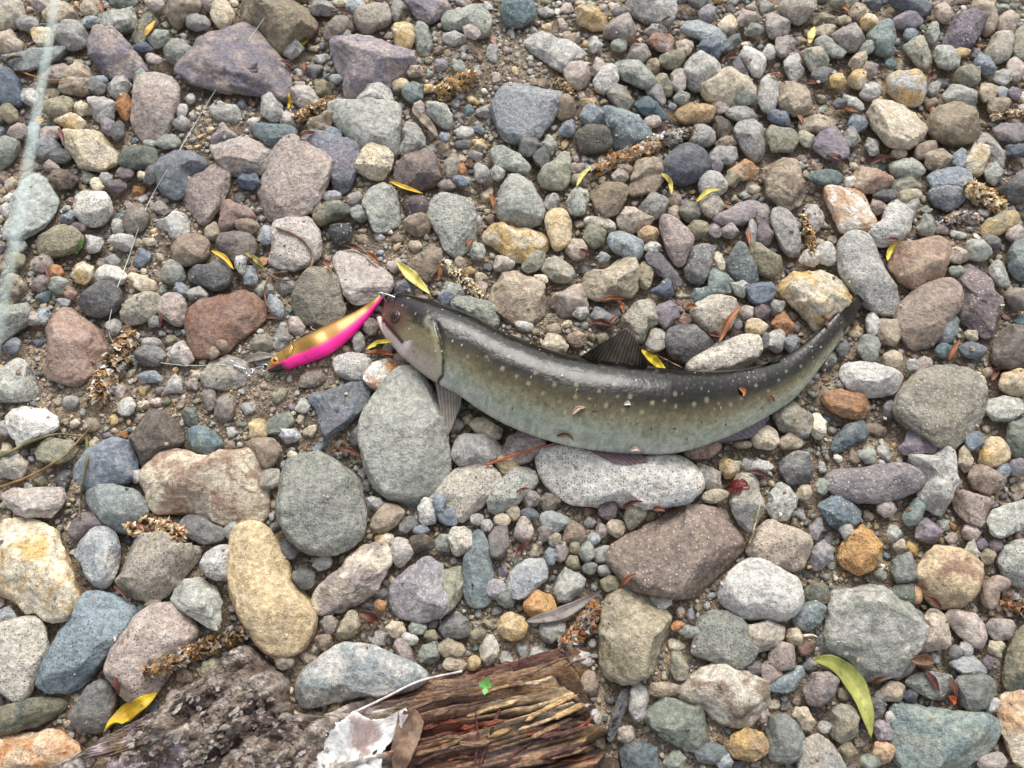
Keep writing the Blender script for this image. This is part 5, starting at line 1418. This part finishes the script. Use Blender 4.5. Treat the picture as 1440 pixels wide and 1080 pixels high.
GLOSS = attr_material("glossy_eye", .12, .6, 400, .1, .05, .0001)
pe_, ne_ = skin_pt(559, 457); ey = disc("eye", pe_, ne_, .0040, .0013, (74, 34, 32), fish, GLOSS, 4, 1.2, .5); disc("pupil", pe_+ne_*.0009, ne_, .0024, .0008, (12, 10, 11), ey, GLOSS, 3, 1.15)
# fins: thin ribbed sheets
FIN = attr_material("fin_membrane", .38, .25, 300, .15, .3, .0003)
def fin(name, base, tip, z0, z1, col, col2, rays=16, wave=.0006, thick=.0006, bend=0.0):
    n, m = 64, 22; Bp = spline(base, n); Tp = spline(tip, n); t = np.linspace(0, 1, m); PXf = Bp[:, None]+(Tp-Bp)[:, None]*t[None, :, None]
    z0 = np.broadcast_to(z0, (n,)); z1 = np.broadcast_to(z1, (n,)); Z = z0[:, None]+(z1-z0)[:, None]*t[None]+bend*np.sin(np.pi*t)[None]; ray = np.cos(np.linspace(0, rays*2*np.pi, n)+.4*np.sin(np.linspace(0, 9, n)))[:, None]
    Z = Z+wave*.35*ray*t[None]**.5+wave*fbm(np.stack([(PXf[..., 0]*.05).ravel(), (PXf[..., 1]*.05).ravel(), Z.ravel()*0], 1), 3, 2).reshape(n, m)
    XY = np.array(P(PXf[..., 0], PXf[..., 1], Z)); top = np.concatenate([XY, Z[..., None]], -1).reshape(-1, 3)
    bot = top-[0, 0, thick]; N = n*m; ii = np.arange(N).reshape(n, m); Q = np.stack([ii[:-1, :-1], ii[:-1, 1:], ii[1:, 1:], ii[1:, :-1]], -1).reshape(-1, 4)
    rim = np.concatenate([ii[:, 0], ii[-1, 1:], ii[::-1, -1][1:], ii[0, ::-1][1:-1]]); r2 = np.roll(rim, -1); Fq = np.vstack([Q, Q[:, ::-1]+N, np.stack([rim, r2, r2+N, rim+N], -1)])
    mk = np.clip(.5+.6*ray*np.ones((1, m))+.4*fbm(np.stack([(PXf[..., 0]*.12).ravel(), (PXf[..., 1]*.12).ravel(), Z.ravel()*0], 1), 6, 3).reshape(n, m), 0, 1)[..., None]
    Cc = (lin(col)*(1-mk)+lin(col2)*mk).reshape(-1, 3); return obj_at(name, np.vstack([top, bot]), Fq, FIN, fish, {'base': np.clip(np.vstack([Cc, Cc*.9]), .004, .8)})
zt = lambda x, y, l=0.0: float(on_top(x, y, l, 2)[2])
zb = float(np.interp(860, Cp[:, 0], zc))+.004
fin("dorsal_fin", [(806, 509), (845, 515), (888, 520), (913, 522)], [(836, 488), (862, 473), (883, 462), (908, 505)], zb, zb+.010, (44, 39, 32), (88, 78, 66), 18)
fin("tail_fin", [(1136, 478), (1143, 500), (1152, 522)], [(1219, 401), (1222, 404), (1210, 432)], float(zc[-40])-.002, float(zc[-1])+.001, (18, 17, 14), (64, 56, 45), 11, wave=.0012)
zp = zt(632, 580, .001); fin("pectoral_fin", [(612, 538), (628, 538), (650, 553)], [(622, 600), (629, 613), (647, 572)], max(.010, zp), max(.006, zp), (150, 142, 130), (122, 112, 102), 8)
fin("anal_fin", [(990, 622), (1040, 604), (1082, 576)], [(1018, 622), (1060, 613), (1082, 590)], float(np.interp(1040, Cp[:, 0], zc))-.002, zt(1050, 612, .0008), (122, 112, 118), (98, 90, 98), 12)
fin("pelvic_fin", [(826, 631), (870, 636), (900, 637)], [(862, 649), (885, 654), (912, 648)], float(np.interp(870, Cp[:, 0], zc))-.004, zt(880, 650, .0006), (140, 118, 120), (112, 92, 96), 8)
fin("adipose_fin", [(1062, 516), (1078, 511), (1096, 505)], [(1078, 511), (1092, 501), (1101, 499)], float(np.interp(1080, Cp[:, 0], zc))+.004, float(np.interp(1080, Cp[:, 0], zc))+.006, (96, 94, 88), (74, 72, 64), 4)
w = spline([[533, 447], [541, 463], [556, 483], [574, 503]], 40); zj = np.interp(np.linspace(0, 1, 40), [0, 1], [zc[2]+.001, zc[60]-.001]); wj = np.column_stack([P(w[:, 0], w[:, 1], zj), zj])
Vj, Fj = tube(wj, .0026*np.sin(np.linspace(.5, 2.7, 40))**.6, 12); Cj = lin((216, 196, 194))*(1+.18*fbm(Vj*300, 4, 3))[:, None]; obj_at("lower_jaw", Vj, Fj, SKIN, fish, {'base': Cj})
leaf([(346, 508), (362, 502), (386, 500)], 6.5, (120, 112, 102), label="grey translucent dead leaf behind the lure's head", cat="leaf", group="fallen willow leaves on the stones", twist=.2)
# ------------------------------------------------------------------ the lure
LD = [(376, 518), (380, 510), (392, 497), (408, 485), (430, 473), (455, 460), (482, 447), (507, 434), (525, 421), (534, 414)]; LV = [(377, 522), (384, 523), (402, 519), (422, 513), (442, 506), (462, 498), (484, 482), (504, 463), (522, 442), (538, 420)]
n, m = 240, 72; LDp, LVp = spline(LD, n), spline(LV, n); hl = np.linalg.norm(LDp-LVp, axis=1)/2*.00046; bl_ = hl*np.interp(np.linspace(0, 1, n), [0, .1, .5, 1], [.8, .75, .62, .7])
zl = np.linspace(zt(395, 507), zt(525, 430), n); hlm = [zt(*((LDp[k]+LVp[k])/2)) for k in range(0, n, 12)]; zl = smooth1(np.interp(np.arange(n), np.arange(0, n, 12), np.minimum(hlm, .014)), 200)*.7+bl_
A_, B_ = P(LDp[:, 0], LDp[:, 1], zl), P(LVp[:, 0], LVp[:, 1], zl); ph = np.linspace(0, 2*np.pi, m, endpoint=False); cc, hh_ = (A_+B_)/2, (A_-B_)/2
cs = np.sign(np.cos(ph))*abs(np.cos(ph))**.85; sn = np.sign(np.sin(ph))*abs(np.sin(ph))**.8
V = np.concatenate([cc[:, None]-hh_[:, None]*cs[None, :, None], (zl[:, None]+bl_[:, None]*sn[None])[..., None]], -1); fl = ((1+cs)/2)[None]*np.ones((n, 1)); ul = np.linspace(0, 1, n)[:, None]*np.ones((1, m))
lp = LDp[:, None]+(LVp-LDp)[:, None]*fl[..., None]
gold, pink, blk = lin((150, 112, 42)), lin((255, 24, 150)), lin((16, 12, 12))
mk = np.clip((fl-.56-.05*np.sin(ul*3)+.0*ul)/.16, 0, 1)[..., None]; C = gold*(1-mk)+pink*mk; met = 1-mk[..., 0]
yel = np.clip(1-ul/.17, 0, 1)[..., None]*(fl < .55)[..., None]; C = C*(1-.6*yel)+lin((206, 160, 56))*.6*yel
kb = (np.clip((.16-ul)/.05, 0, 1)*np.clip((fl-.66)/.1, 0, 1))[..., None]; C = C*(1-kb)+blk*kb; met *= 1-kb[..., 0]
gl = np.array([(411, 484), (415, 492), (411, 503), (404, 510)], float); dgl = np.full(lp.shape[:2], 99.0)
for a, b in zip(gl[:-1], gl[1:]): e = b-a; tt = np.clip(((lp-a)@e)/(e@e), 0, 1); dgl = np.minimum(dgl, np.linalg.norm(lp-a-tt[..., None]*e, axis=-1))
kb = np.clip(1-dgl/1.2, 0, 1)[..., None]*.8; C = C*(1-kb)+lin((110, 70, 24))*kb; V[..., 2] -= .0003*np.exp(-(dgl/1.3)**2)*(np.sin(ph) > 0)[None]
scr = np.clip((fbm(np.stack([lp[..., 0].ravel()*.16, lp[..., 1].ravel()*.16, 0*fl.ravel()], 1), 91, 3).reshape(n, m)-.75)*8, 0, 1)[..., None]; C = C*(1-scr*.6)+lin((90, 70, 40))*scr*.6
def lure_material():
    t = NT("lure_lacquer"); at = t.attr("base"); uv = t.n("UVMap"); mp = t.n("Mapping"); t.l(uv.outputs[0], mp.inputs[0]); mp.inputs["Scale"].default_value = (1, 1, 1)
    sx = t.n("SeparateXYZ"); t.l(mp.outputs[0], sx.inputs[0])
    a = t.math('SINE', t.math('MULTIPLY', t.math('ADD', sx.outputs[0], sx.outputs[1]), 6.283)); b = t.math('SINE', t.math('MULTIPLY', t.math('SUBTRACT', sx.outputs[0], sx.outputs[1]), 6.283)); pat = t.math('MULTIPLY', a, b)
    c = t.mix(t.math('MULTIPLY', t.step(pat, .05, .45), t.math('MULTIPLY', at.outputs["Alpha"], .75)), at.outputs["Color"], (.07, .038, .008)); t.l(c, t.b.inputs["Base Color"]); t.l(t.math('MULTIPLY', at.outputs["Alpha"], .55), t.b.inputs["Metallic"])
    t.b.inputs["Roughness"].default_value = .36; t.b.inputs["Coat Weight"].default_value = .35; t.b.inputs["Coat Roughness"].default_value = .08; t.l(t.bump(pat, .25, .0002), t.b.inputs["Normal"]); return t.m
ii = np.arange(n*m).reshape(n, m); F = np.stack([ii[:-1], ii[1:], np.roll(ii[1:], -1, 1), np.roll(ii[:-1], -1, 1)], -1).reshape(-1, 4); Vl = V.reshape(-1, 3); N0 = len(Vl)
Vl = np.vstack([Vl, V[0].mean(0), V[-1].mean(0)]); a, b = ii[0], ii[-1]; F = np.vstack([F, np.stack([a, np.roll(a, -1), np.full(m, N0), np.full(m, N0)], -1), np.stack([np.roll(b, -1), b, np.full(m, N0+1), np.full(m, N0+1)], -1)])
Cl = np.column_stack([C.reshape(-1, 3), np.clip(met.reshape(-1), 0, 1)*(ul.reshape(-1) > .17)+.35*(ul.reshape(-1) <= .17)*np.clip(met.reshape(-1), 0, 1)]); Cl = np.vstack([Cl, [*blk, 0], [*pink, 0]])
UVl = np.vstack([np.stack([ul*34, fl*7], -1).reshape(-1, 2), [[0, 0], [0, 0]]])
lure = empty("fishing_lure", (*P(455, 475), 0), label="gold-backed minnow lure with hot pink belly hooked at the trout's mouth", cat="lure")
obj_at("lure_body", Vl, F, lure_material(), lure, {'base': Cl}, uv=UVl); splat(Vl)
k = np.unravel_index(np.argmin(np.hypot(lp[..., 0]-389, lp[..., 1]-510)+np.where(np.sin(ph) > 0, 0, 1e6)[None]), (n, m)); pl_ = V[k]; nl_ = np.array([.05, .05, 1.0])
e = disc("lure_eye", pl_+[0, 0, .0001], nl_, .0029, .0009, (196, 128, 30), lure, GLOSS, 4); disc("pupil", pl_+[0, 0, .0007], nl_, .0015, .0005, (50, 26, 10), e, GLOSS, 3)
def metal(name, col, rough=.28):
    t = NT(name); t.b.inputs["Metallic"].default_value = 1; t.b.inputs["Base Color"].default_value = (*col, 1); tc = t.n("TexCoord"); nn = t.noise(tc.outputs["Object"], 2500, 3, .6); t.l(t.step(nn, .3, .7, rough*.7, rough*1.5), t.b.inputs["Roughness"]); return t.m
STEEL = metal("nickel_wire", (.62, .62, .63)); DARKST = metal("dark_hook_steel", (.30, .27, .26), .35)
def ring(x, y, r, z, wire=.00032, ell=1.0, ang=0.0, tilt=.35):
    a = np.arange(28)*2*np.pi/28; c = np.array([*P(x, y, z), z]); ca, sa = math.cos(ang), math.sin(ang); px_, py_ = r*np.cos(a), r*ell*np.sin(a)
    w = c+np.stack([px_*ca-py_*sa, px_*sa+py_*ca, tilt*py_], 1); return tube(w, wire, 8, True)
zr = zt(374, 521, .0012); Vr, Fr = ring(372.5, 517, .0021, zr+.001, .00035); obj_at("nose_ring", Vr, Fr, STEEL, lure)
def wire3(pts, rad, n=40):
    w = spline(np.array([[*P(x, y, z), z] for x, y, z in pts]), n); return tube(w, rad, 8)
zh = float(zl[-1]); zs = zt(560, 420, 0)
Vr, Fr = ring(536, 415, .0018, zh+.001, .0003); obj_at("split_ring", Vr, Fr, STEEL, lure)
zk = zt(548, 416, .0006)
parts_ = [wire3([(532, 411.5, max(zk, zh+.002)), (544, 414, zk+.0012), (556, 418.5, zk+.001), (562, 422, zk-.001), (564, 428, zk-.004)], .00048), wire3([(532, 411.5, max(zk, zh+.002)), (536, 414, zh+.0015), (540, 419, zh-.001), (544, 427, zh-.004), (549, 425, zh-.005)], .00045)]
Vr, Fr = merge(parts_); obj_at("tail_hook", Vr, Fr, STEEL, lure, label="steel tail hook piercing the trout's lip")
zm = zt(430, 470, .0008); Vr, Fr = merge([wire3([(448, 466, zm+.002), (436, 467, zm+.0015), (424, 472, zm+.001), (415, 479, zm+.001), (412, 484, zm+.002)], .00042), wire3([(448, 466, zm+.002), (440, 463, zm+.002), (437, 460, zm+.002), (440, 458, zm+.002)], .0004)]); obj_at("belly_hook", Vr, Fr, DARKST, lure)
# swivel and line
z0 = zt(345, 518, .0010); swv = empty("snap_swivel", (*P(345, 518, z0), z0), label="bright steel snap swivel between the lure and the thin line", cat="swivel")
Vr, Fr = ring(353, 524, .0027, z0+.0012, .00035, .8); obj_at("snap_loop", Vr, Fr, STEEL, swv); Vr, Fr = ring(351, 523, .0022, z0+.0016, .0003, .9, .6, -.3); obj_at("snap_loop", Vr, Fr, STEEL, swv)
Vr, Fr = wire3([(355, 525, z0+.001), (362, 523, z0+.0014), (368, 519, z0+.0014), (371, 516, z0+.0014), (364, 516, z0+.0012), (357, 519, z0+.0012)], .0003); obj_at("snap_arm", Vr, Fr, STEEL, swv)
Vr, Fr = ring(324, 512.5, .0029, z0+.001, .0003, .75, .2); obj_at("line_eye", Vr, Fr, STEEL, swv)
w = np.array([[*P(x, y, z0+.001), z0+.001] for x, y in np.linspace((330, 514.5), (346, 519.5), 24)]); Vr, Fr = tube(w, .0009*(1-.35*np.sin(np.linspace(0, np.pi*3, 24))**2), 12); obj_at("barrel", Vr, Fr, STEEL, swv)
def line_material():
    t = NT("clear_nylon_line"); t.b.inputs["Base Color"].default_value = (.62, .74, .70, 1); t.b.inputs["Roughness"].default_value = .25; tc = t.n("TexCoord"); nn = t.noise(tc.outputs["Object"], 300, 2, .5); t.l(t.step(nn, .3, .7, .15, .4), t.b.inputs["Roughness"]); return t.m
NYL = line_material()
w1 = rest_path([(318, 513), (285, 514), (250, 513), (210, 507), (178, 497), (160, 483), (153, 465), (156, 440), (165, 405), (180, 365), (198, 312), (214, 275), (250, 215), (293, 143), (325, 92), (360, 42), (385, 5), (402, -30)], 220, .0010, 60, 1)
top_ = w1[-1]
def near_cam(x, y, dist): 
    d = np.array([(x-720)/FPX, (540-y)/FPX*CT+ST, (540-y)/FPX*ST-CT]); return CAM+d*dist
w2 = spline(np.array([top_, top_+[.10, .16, .10], [.02, .30, .42], [-.16, .16, .50], near_cam(82, -120, .150), near_cam(74, 20, .128), near_cam(48, 180, .112), near_cam(22, 330, .104), near_cam(-4, 470, .100), near_cam(-60, 760, .100), near_cam(-200, 1150, .13)]), 260)
V1, F1 = tube(np.vstack([w1, w2[1:]]), np.r_[np.full(len(w1), .00021), np.interp(np.arange(259), [0, 60, 120, 258], [.00021, .00022, .00024, .00024])], 8)
obj_at("fishing_line", V1, F1, NYL, label="thin pale nylon fishing line running from the snap swivel over the stones", cat="fishing line")
# blood on one stone
bs = [r for r in rows if r['nick'] == 'blood-smeared stone'][0]
if 'obj' in bs:
    bp = on_top(1043, 684, .0002, 1); th_ = np.arange(40)*2*np.pi/40; rb_ = .0046*(1+.6*fbm(np.stack([np.cos(th_)*1.5, np.sin(th_)*1.5, th_*0], 1), 4, 3)); L = []
    for s_ in np.linspace(0, 1, 9): L.append(np.column_stack([bp[0]+rb_*s_*np.cos(th_)*1.15, bp[1]+rb_*s_*np.sin(th_)]))
    XY = np.vstack(L); Z = height(XY[:, 0], XY[:, 1], 1); Z = Z+.0003+.0005*fbm(np.column_stack([XY*500, Z*0]), 3, 2)
    ii = np.arange(360).reshape(9, 40); Q = np.stack([ii[:-1], ii[1:], np.roll(ii[1:], -1, 1), np.roll(ii[:-1], -1, 1)], -1).reshape(-1, 4)
    BL = attr_material("fresh_blood", .25, .6, 500, .5, .5, .0006); Vb = np.column_stack([XY, Z]); Cb = lin((112, 24, 26))*(1+.8*fbm(Vb*500, 6, 3))[:, None]; obj_at("blood_smear", Vb, Q, BL, bs['obj'], {'base': np.clip(Cb, .004, .5)}, label="smear of fresh red blood")
# ------------------------------------------------------------------ leaves, catkins, stems and scraps
Y1, Y2, OLV = (206, 166, 34), (214, 200, 112), (150, 146, 70)
GL = "fallen willow leaves on the stones"
for pts, hwp, col, lab in [
    ([(413, 72), (424, 60), (440, 41)], 7.5, Y1, "short bright yellow leaf beside the brown mossy-topped rock"),
    ([(558, 368), (580, 390), (605, 414)], 7.5, Y2, "pale yellow willow leaf just behind the trout's head"),
    ([(548, 255), (570, 264), (595, 272)], 3.2, Y1, "thin yellow leaf below the cream heart-shaped stone"),
    ([(297, 352), (315, 362), (329, 379)], 3.4, Y1, "narrow yellow leaf lying by the dark pitted lava stone"),
    ([(516, 491), (534, 482), (553, 480)], 4.2, (200, 180, 70), "yellow leaf under the trout's jaw next to the lure"),
    ([(902, 492), (920, 508), (939, 526)], 6.5, (208, 184, 44), "yellow leaf stuck behind the trout's dorsal fin"),
    ([(979, 284), (995, 270), (1014, 266)], 3.2, (212, 190, 74), "thin curved yellow leaf near the dark pitted oval stone"),
    ([(1248, 366), (1252, 352), (1263, 340)], 3.6, (216, 190, 40), "small yellow leaf against the tan-brown lumpy stone"),
    ([(1143, 928), (1168, 931), (1193, 950), (1212, 985), (1221, 1015), (1225, 1038)], 14, (150, 152, 78), "big yellow-green willow leaf below the large grey-green angular boulder"),
    ([(146, 1028), (180, 1002), (222, 973)], 12, (204, 168, 44), "broad yellow leaf resting between the grey thumb-shaped stone and the log"),
    ([(1138, 61), (1141, 48), (1146, 37)], 5, (226, 206, 124), "short pale yellow leaf near the teal-green rounded stone"),
    ([(740, 874), (790, 862), (846, 831)], 8.5, (124, 114, 108), "grey dried-out willow leaf by the big rough tan-green rock"),
    ([(811, 262), (819, 246), (836, 230)], 3.4, (186, 172, 92), "olive yellow leaf tucked under the long brown catkin"),
    ([(930, 243), (941, 255), (945, 274)], 4, (184, 166, 84), "curled olive leaf draped on the dark pitted oval stone"),
    ([(204, 50), (212, 38), (219, 28)], 4.5, (186, 150, 44), "dull yellow leaf on an olive stone near the pale green block"),
    ([(107, 357), (114, 345), (118, 334)], 3.4, (84, 120, 50), "small fresh green leaf beside the olive grainy stone"),
    ([(345, 355), (358, 364), (372, 378)], 3.8, (150, 140, 74), "olive leaf near the flat pale granite slab"),
    ([(405, 153), (408, 142), (406, 130)], 2.6, Y1, "tiny yellow leaf below the big dark purple boulder"),
    ([(580, 155), (600, 172), (616, 192)], 6.5, (128, 112, 92), "grey-brown dead leaf beside the grey-green ridged block")]:
    leaf(pts, hwp, col, label=lab, cat="leaf", group=GL, twist=random.uniform(-.7, .7), curl=random.uniform(.15, .45))
RED, RB2, ORB = (108, 66, 52), (92, 56, 50), (146, 94, 60)
def where(x, y):
    ds = sorted((max(0, math.hypot(n[1]-x, n[2]-y)-n[3]), n[0]) for n in LM); out = []
    for _, nm in ds:
        if nm not in out: out.append(nm)
    return out
used = {}
for x, y, ln, an, col, hwp in [(142, 9, 16, 90, ORB, 2.6), (86, 192, 26, 70, RED, 3), (20, 83, 26, -15, RED, 2.6), (480, 18, 32, 5, RB2, 3.2), (405, 91, 24, 30, RED, 3.4), (427, 96, 14, 90, ORB, 3), (432, 190, 24, -20, RED, 4), (935, 30, 24, -40, RED, 2), (892, 60, 18, 5, ORB, 3), (1027, 82, 24, -25, RED, 4), (1195, 157, 26, 5, ORB, 3), (1243, 225, 40, -10, RED, 4.2), (1177, 225, 32, 20, RED, 4.6), (1125, 168, 16, 60, ORB, 3), (1310, 107, 24, -60, RED, 3.2), (1092, 107, 18, 10, ORB, 3.5), (1143, 118, 24, 10, RED, 3.2), (1187, 12, 18, 20, ORB, 5), (225, 450, 22, 90, RED, 2.4), (67, 387, 24, 80, RED, 2.2),
    (498, 350, 40, 22, RED, 3), (524, 364, 26, 40, ORB, 4), (460, 375, 26, 60, ORB, 2.2), (617, 385, 22, 90, ORB, 3), (692, 285, 26, 75, ORB, 3.4), (660, 342, 16, -50, ORB, 3.2), (535, 498, 40, 3, (150, 92, 62), 4.2), (382, 447, 22, 0, RED, 3.2), (860, 422, 40, -6, ORB, 3.2), (873, 432, 22, 60, ORB, 3.6), (1027, 455, 62, -58, ORB, 5), (846, 456, 30, 10, RED, 4.6), (862, 452, 26, -50, RED, 3.4), (1005, 472, 18, 20, RED, 4), (972, 432, 18, -10, ORB, 4), (1052, 333, 24, 80, ORB, 2.6), (822, 356, 18, 40, RED, 3.2), (777, 406, 18, -10, RED, 2.4), (1255, 338, 18, -5, RED, 3.6), (1342, 492, 34, -62, ORB, 3.6), (1400, 525, 30, -58, RED, 4.4),
    (492, 636, 34, 20, RED, 4), (890, 709, 30, -15, RED, 3), (927, 717, 18, 10, RED, 4), (1067, 667, 30, 15, RB2, 4), (735, 772, 34, -50, RED, 4), (165, 965, 26, 80, RED, 4), (170, 835, 32, 45, RED, 1.6), (520, 870, 36, 30, (96, 56, 42), 7), (882, 817, 34, -40, ORB, 3.6), (1310, 958, 38, 55, RB2, 4.6), (1340, 968, 34, 75, RED, 3.6), (1312, 847, 30, 35, RED, 4), (1235, 957, 26, -20, RED, 3), (1297, 930, 34, 10, (132, 100, 74), 8), (1338, 985, 14, 60, (170, 84, 40), 5), (1160, 452, 20, 60, RED, 2.6), (672, 4, 18, 5, RED, 3), (735, 690, 20, -20, RED, 2.6), (1085, 560, 14, 50, RED, 2.4)]:
    a = math.radians(an); dx, dy = math.cos(a)*ln/2, math.sin(a)*ln/2; nm = where(x, y)
    cw_ = 'orange-brown' if col == ORB else 'grey-brown' if col == (132, 100, 74) else 'red-brown'; sz = 'long' if ln > 32 else 'short' if ln < 20 else 'curled'
    lab = f"{sz} {cw_} dead leaf strip beside the {nm[0]}"
    if lab in used: lab = f"{sz} {cw_} dead leaf strip between the {nm[0]} and {nm[1]}"
    used[lab] = 1
    leaf([(x-dx, y-dy), (x+dy*.12, y-dx*.12), (x+dx, y+dy)], hwp, col, "dead_leaf_strip", curl=random.uniform(.5, 1.1), lift=.0006, n=22, m=7, twist=random.uniform(-1.4, 1.4), label=lab, cat="dead leaf", group="dead red-brown leaf strips among the stones")
BRN, WHT, GLD, GRY, CRM = (132, 108, 80), (206, 198, 188), (172, 136, 88), (128, 124, 120), (204, 184, 152)
GC = "dried catkins among the stones"
for k, (pts, hwp, cols, wts, lab) in enumerate([
    ([(188, 462), (168, 498), (150, 530), (133, 562)], 17, [BRN, WHT, GLD, GRY], [.45, .2, .2, .15], "fat brown and white catkin leaning on the red-brown pyramid rock"),
    ([(204, 946), (250, 926), (300, 906), (348, 888)], 13, [(140, 108, 70), GRY, (88, 74, 58), WHT], [.5, .25, .2, .05], "long orange-brown catkin lying along the grey broken stub of the log"),
    ([(180, 748), (208, 734), (254, 752)], 15, [CRM, (170, 130, 104), BRN], [.5, .3, .2], "pinkish tan catkin below the grey-green oval stone"),
    ([(414, 167), (440, 155), (467, 140)], 9, [BRN, CRM, GLD], [.5, .3, .2], "small brown catkin near the grey-green ridged block"),
    ([(612, 132), (640, 120), (668, 106)], 13, [BRN, GLD, CRM], [.5, .3, .2], "frayed brown catkin on the sand right of the mauve angular rock"),
    ([(834, 242), (870, 224), (925, 203)], 12, [GLD, WHT, (170, 124, 78), GRY], [.4, .25, .2, .15], "long orange and white catkin beside the light teal speckled stone"),
    ([(905, 200), (935, 196), (972, 186)], 10, [GRY, WHT, BRN], [.4, .3, .3], "greyish catkin end next to the dark pitted oval stone"),
    ([(792, 908), (820, 882), (842, 848)], 15, [(160, 112, 76), GRY, WHT, BRN], [.35, .3, .1, .25], "orange and grey catkin by the big rough tan-green rock"),
    ([(622, 368), (645, 388), (678, 418)], 9, [CRM, WHT, BRN], [.6, .2, .2], "cream catkin beside the flat greenish-grey stone"),
    ([(1133, 302), (1138, 328), (1141, 352)], 8, [GLD, CRM, BRN], [.5, .3, .2], "golden catkin standing between the pale stones near the rust-orange slab"),
    ([(1356, 262), (1385, 275), (1408, 292)], 12, [CRM, GLD, BRN], [.5, .3, .2], "tan catkin right of the smooth olive-brown stone"),
    ([(1408, 842), (1430, 850), (1455, 862)], 13, [(150, 106, 70), GRY, BRN], [.45, .25, .3], "rusty catkin beside the pink egg-shaped stone"),
    ([(782, 112), (792, 122), (804, 136)], 8, [CRM, BRN], [.5, .5], "tan catkin scrap against the blue-grey flat slab"),
    ([(1328, 312), (1350, 302), (1374, 306)], 8, [WHT, BRN, GRY], [.4, .4, .2], "white and brown catkin near the mauve tapered rock"),
    ([(1394, 166), (1415, 161), (1445, 160)], 6, [CRM, BRN], [.5, .5], "thin tan catkin above the smooth olive-brown stone")]):
    catkin(pts, hwp, cols, wts, seed=200+k, label=lab, cat="catkin", group=GC)
for pts, rad, col, lab in [
    ([(-20, 690), (10, 682), (45, 668), (85, 645), (110, 620), (131, 597)], .0011, (140, 112, 72), "bent tan dry stem crossing above the pale pink-grey rock"),
    ([(-20, 650), (10, 638), (40, 622), (80, 611), (116, 614)], .0013, (112, 106, 70), "olive dry stem touching the white triangular stone"),
    ([(121, 612), (123, 640), (119, 670), (113, 705), (112, 728)], .0011, (104, 100, 62), "olive upright stem over the blue sand-dusted stone"),
    ([(20, 98), (50, 108), (75, 112), (102, 112)], .0007, (186, 132, 72), "orange straw stem by the smooth slate-blue stone"),
    ([(388, 320), (415, 330), (433, 345), (440, 365), (428, 386), (400, 394), (372, 382), (352, 368)], .0010, (122, 98, 78), "curved brown rootlet looped on the flat pale granite slab"),
    ([(404, 382), (384, 386), (373, 402), (374, 424), (386, 446)], .0008, (112, 82, 62), "thin brown rootlet beside the olive-grey rounded stone"),
    ([(908, 490), (930, 502), (960, 518)], .0006, (168, 140, 120), "thin pale twig between the dorsal fin and the long cream stone"),
    ([(1069, 708), (1064, 730), (1054, 764)], .0005, (196, 184, 146), "thin straw over the blood-smeared stone"),
    ([(684, 654), (720, 641), (752, 631), (780, 624)], .0009, (176, 92, 56), "orange-red stem below the trout's belly by the big pale grey boulder"),
    ([(1130, 894), (1142, 893), (1150, 896)], .0008, (200, 186, 160), "short pale straw near the big green willow leaf")]:
    stem(pts, rad, col, label=lab, cat="stem", group="dry stems and rootlets on the stones")
# scraps stuck on the fish
for x, y, ln, an, col, lab in [(814, 578, 22, -25, (196, 168, 146), "shrivelled pinkish scrap stuck to the trout's flank"), (882, 569, 10, 10, (222, 210, 196), "small white flake stuck to the trout's side"), (1043, 551, 14, 70, (190, 120, 62), "tiny orange leaf scrap on the trout's back"), (893, 634, 16, 5, (214, 190, 178), "pale scrap under the trout's belly"), (795, 616, 26, 15, (90, 64, 44), "dark muddy leaf scrap under the trout's belly")]:
    a = math.radians(an); dx, dy = math.cos(a)*ln/2, math.sin(a)*ln/2
    leaf([(x-dx, y-dy), (x+dy*.3, y-dx*.3), (x+dx, y+dy)], 3.2, col, "leaf_scrap", curl=.8, lift=.0003, n=16, m=7, twist=1.2, label=lab, cat="scrap", group="scraps stuck to the trout")
